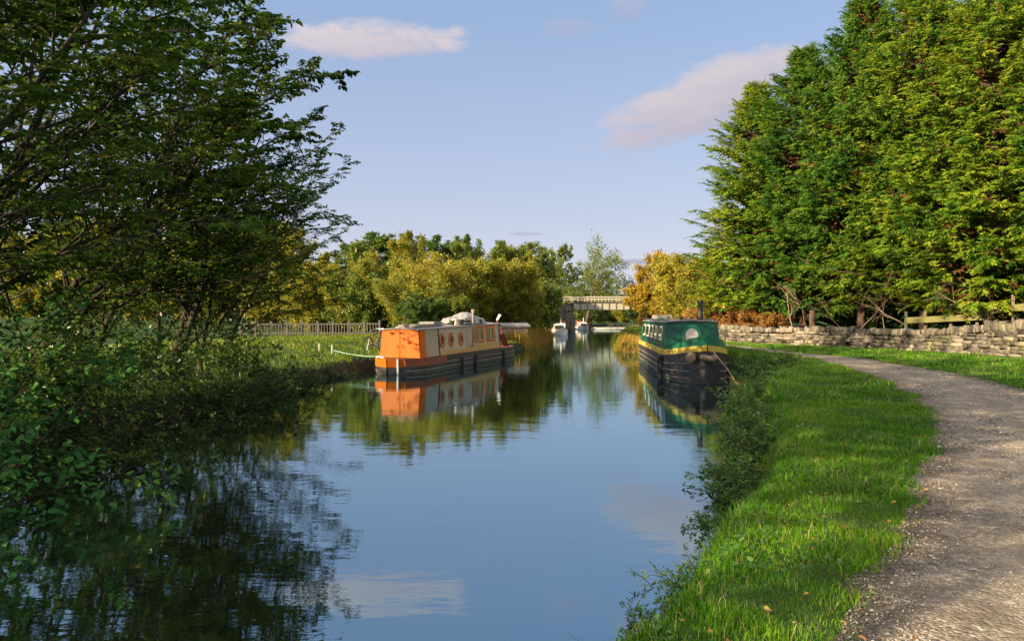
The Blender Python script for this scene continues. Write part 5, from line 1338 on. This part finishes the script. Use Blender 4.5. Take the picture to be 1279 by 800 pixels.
m = MB(); m.tube([(-.05, -.05, .30), (-.05, -.06, .30)], .09, 16); m.bar((-.05, -.09, .30), (.05, -.09, .17), .02, .02); m.bar((-.05, .06, .30), (-.15, .06, .43), .02, .02); m.build('crank', M['chrome'], bk)

# ------------------------------------------------------------------ wooden barrier behind the wall
def bpt(px, py, D): return Vector((X(px, D), D, Z(py, D)))
ba = empty('wooden_barrier', bpt(1130, 412, 37.2), label='weathered barrier of two stepped mossy rails behind the wall', cat='fence')
o0 = Vector(ba.location)
m = MB(); m.bar(bpt(1132, 400, 37.2) - o0, bpt(1229, 395.5, 35.2) - o0, .07, .30); m.build('rail', M['mossy'], ba, .01)
m = MB(); m.bar(bpt(1220, 388.5, 35.2) - o0, bpt(1310, 380.5, 33.4) - o0, .07, .32); m.build('rail', M['mossy'], ba, .01)
for px, t, D in ((1133, 389, 37.3), (1157, 388, 36.9), (1189, 379.5, 36.2), (1222, 377, 35.5), (1267, 368, 34.5), (1273, 391, 34.4)):
    p = bpt(px, t, D) + Vector((0, .1, 0)) - o0
    m = MB(); m.box((p.x - .055, p.y - .05, .6 - o0.z), (p.x + .055, p.y + .05, p.z)); m.build('post', M['timber'], ba, .008)

# ------------------------------------------------------------------ two walkers under the trees by the bridge
def walker(x, y, h, rz, jacket, trousers, skin, hair, label, step=.18):
    s = h / 1.75
    J = [(0,0,.95),(0,0,1.15),(0,.01,1.38),(0,0,1.50),(0,-.01,1.58),(0,-.02,1.68),
         (.10,0,.90),(.11,-step*.5,.50),(.11,-step,.08),(.12,-step-.14,.03),
         (-.10,0,.90),(-.11,step*.45,.50),(-.11,step,.10),(-.12,step-.12,.04),
         (.17,0,1.42),(.23,.05,1.15),(.24,-.06,.92),(.24,-.10,.82),
         (-.17,0,1.42),(-.23,-.04,1.15),(-.24,-.12,.93),(-.24,-.15,.84)]
    E = [(0,1),(1,2),(2,3),(3,4),(4,5),(0,6),(6,7),(7,8),(8,9),(0,10),(10,11),(11,12),(12,13),(2,14),(14,15),(15,16),(16,17),(2,18),(18,19),(19,20),(20,21)]
    rad = [.15,.14,.16,.07,.075,.095,.095,.07,.05,.04,.095,.07,.05,.04,.07,.05,.04,.035,.07,.05,.04,.035]
    me = bpy.data.meshes.new('person'); me.from_pydata([tuple(c * s for c in p) for p in J], E, [])
    o = link('person', me)
    mod = o.modifiers.new('skin', 'SKIN'); sub = o.modifiers.new('sub', 'SUBSURF'); sub.levels = sub.render_levels = 2
    for i, v in enumerate(me.skin_vertices[0].data): v.radius = (rad[i] * s, rad[i] * s * (.8 if i in (1, 2) else 1)); v.use_root = i == 0
    m_, k = new_mat('walker_clothes')
    t = k.n('ShaderNodeTexCoord'); sp = k.n('ShaderNodeSeparateXYZ'); k.l(t.outputs['Object'], sp.inputs[0])
    zz = k.math('DIVIDE', sp.outputs[2], 1.8 * s)
    nd = k.n('ShaderNodeValToRGB'); nd.color_ramp.interpolation = 'CONSTANT'
    e_ = nd.color_ramp.elements; e_[0].position = 0; e_[0].color = (.02, .018, .018, 1); e_[1].position = .06; e_[1].color = (*trousers, 1)
    for pz, cc in ((.50, jacket), (.845, skin)): q = e_.new(pz); q.color = (*cc, 1)
    k.l(zz, nd.inputs[0])
    p = k.n('ShaderNodeBsdfPrincipled'); k.l(nd.outputs[0], p.inputs['Base Color']); p.inputs['Roughness'].default_value = .85
    out(k, p.outputs[0]); me.materials.append(m_)
    o.location = (x, y, .515); o.rotation_euler = (0, 0, rz); tag(o, label, 'person')
    hm = MB()
    bm = bmesh.new(); bmesh.ops.create_icosphere(bm, subdivisions=2, radius=.108 * s)
    for v in bm.verts: v.co = Vector((v.co.x, v.co.y * 1.05 + .015 * s, max(v.co.z, -.03 * s) * 1.1 + 1.70 * s))
    hme = bpy.data.meshes.new('hair'); bm.to_mesh(hme); bm.free()
    link('hair', hme, paint('hair_' + hair[0], hair[1], .7, .2, 30), o)
    return o
walker(X(807.5, 62), 62., 1.74, .1, (.42, .03, .04), (.03, .03, .05), (.45, .26, .19), ('brown', (.05, .03, .02)), 'person in a red jacket walking on the towpath past the green boat stern')
walker(X(815.5, 61), 61., 1.66, -.1, (.03, .03, .04), (.025, .025, .03), (.5, .3, .23), ('fair', (.25, .15, .08)), 'person in dark clothes walking right of the red jacket', .1)
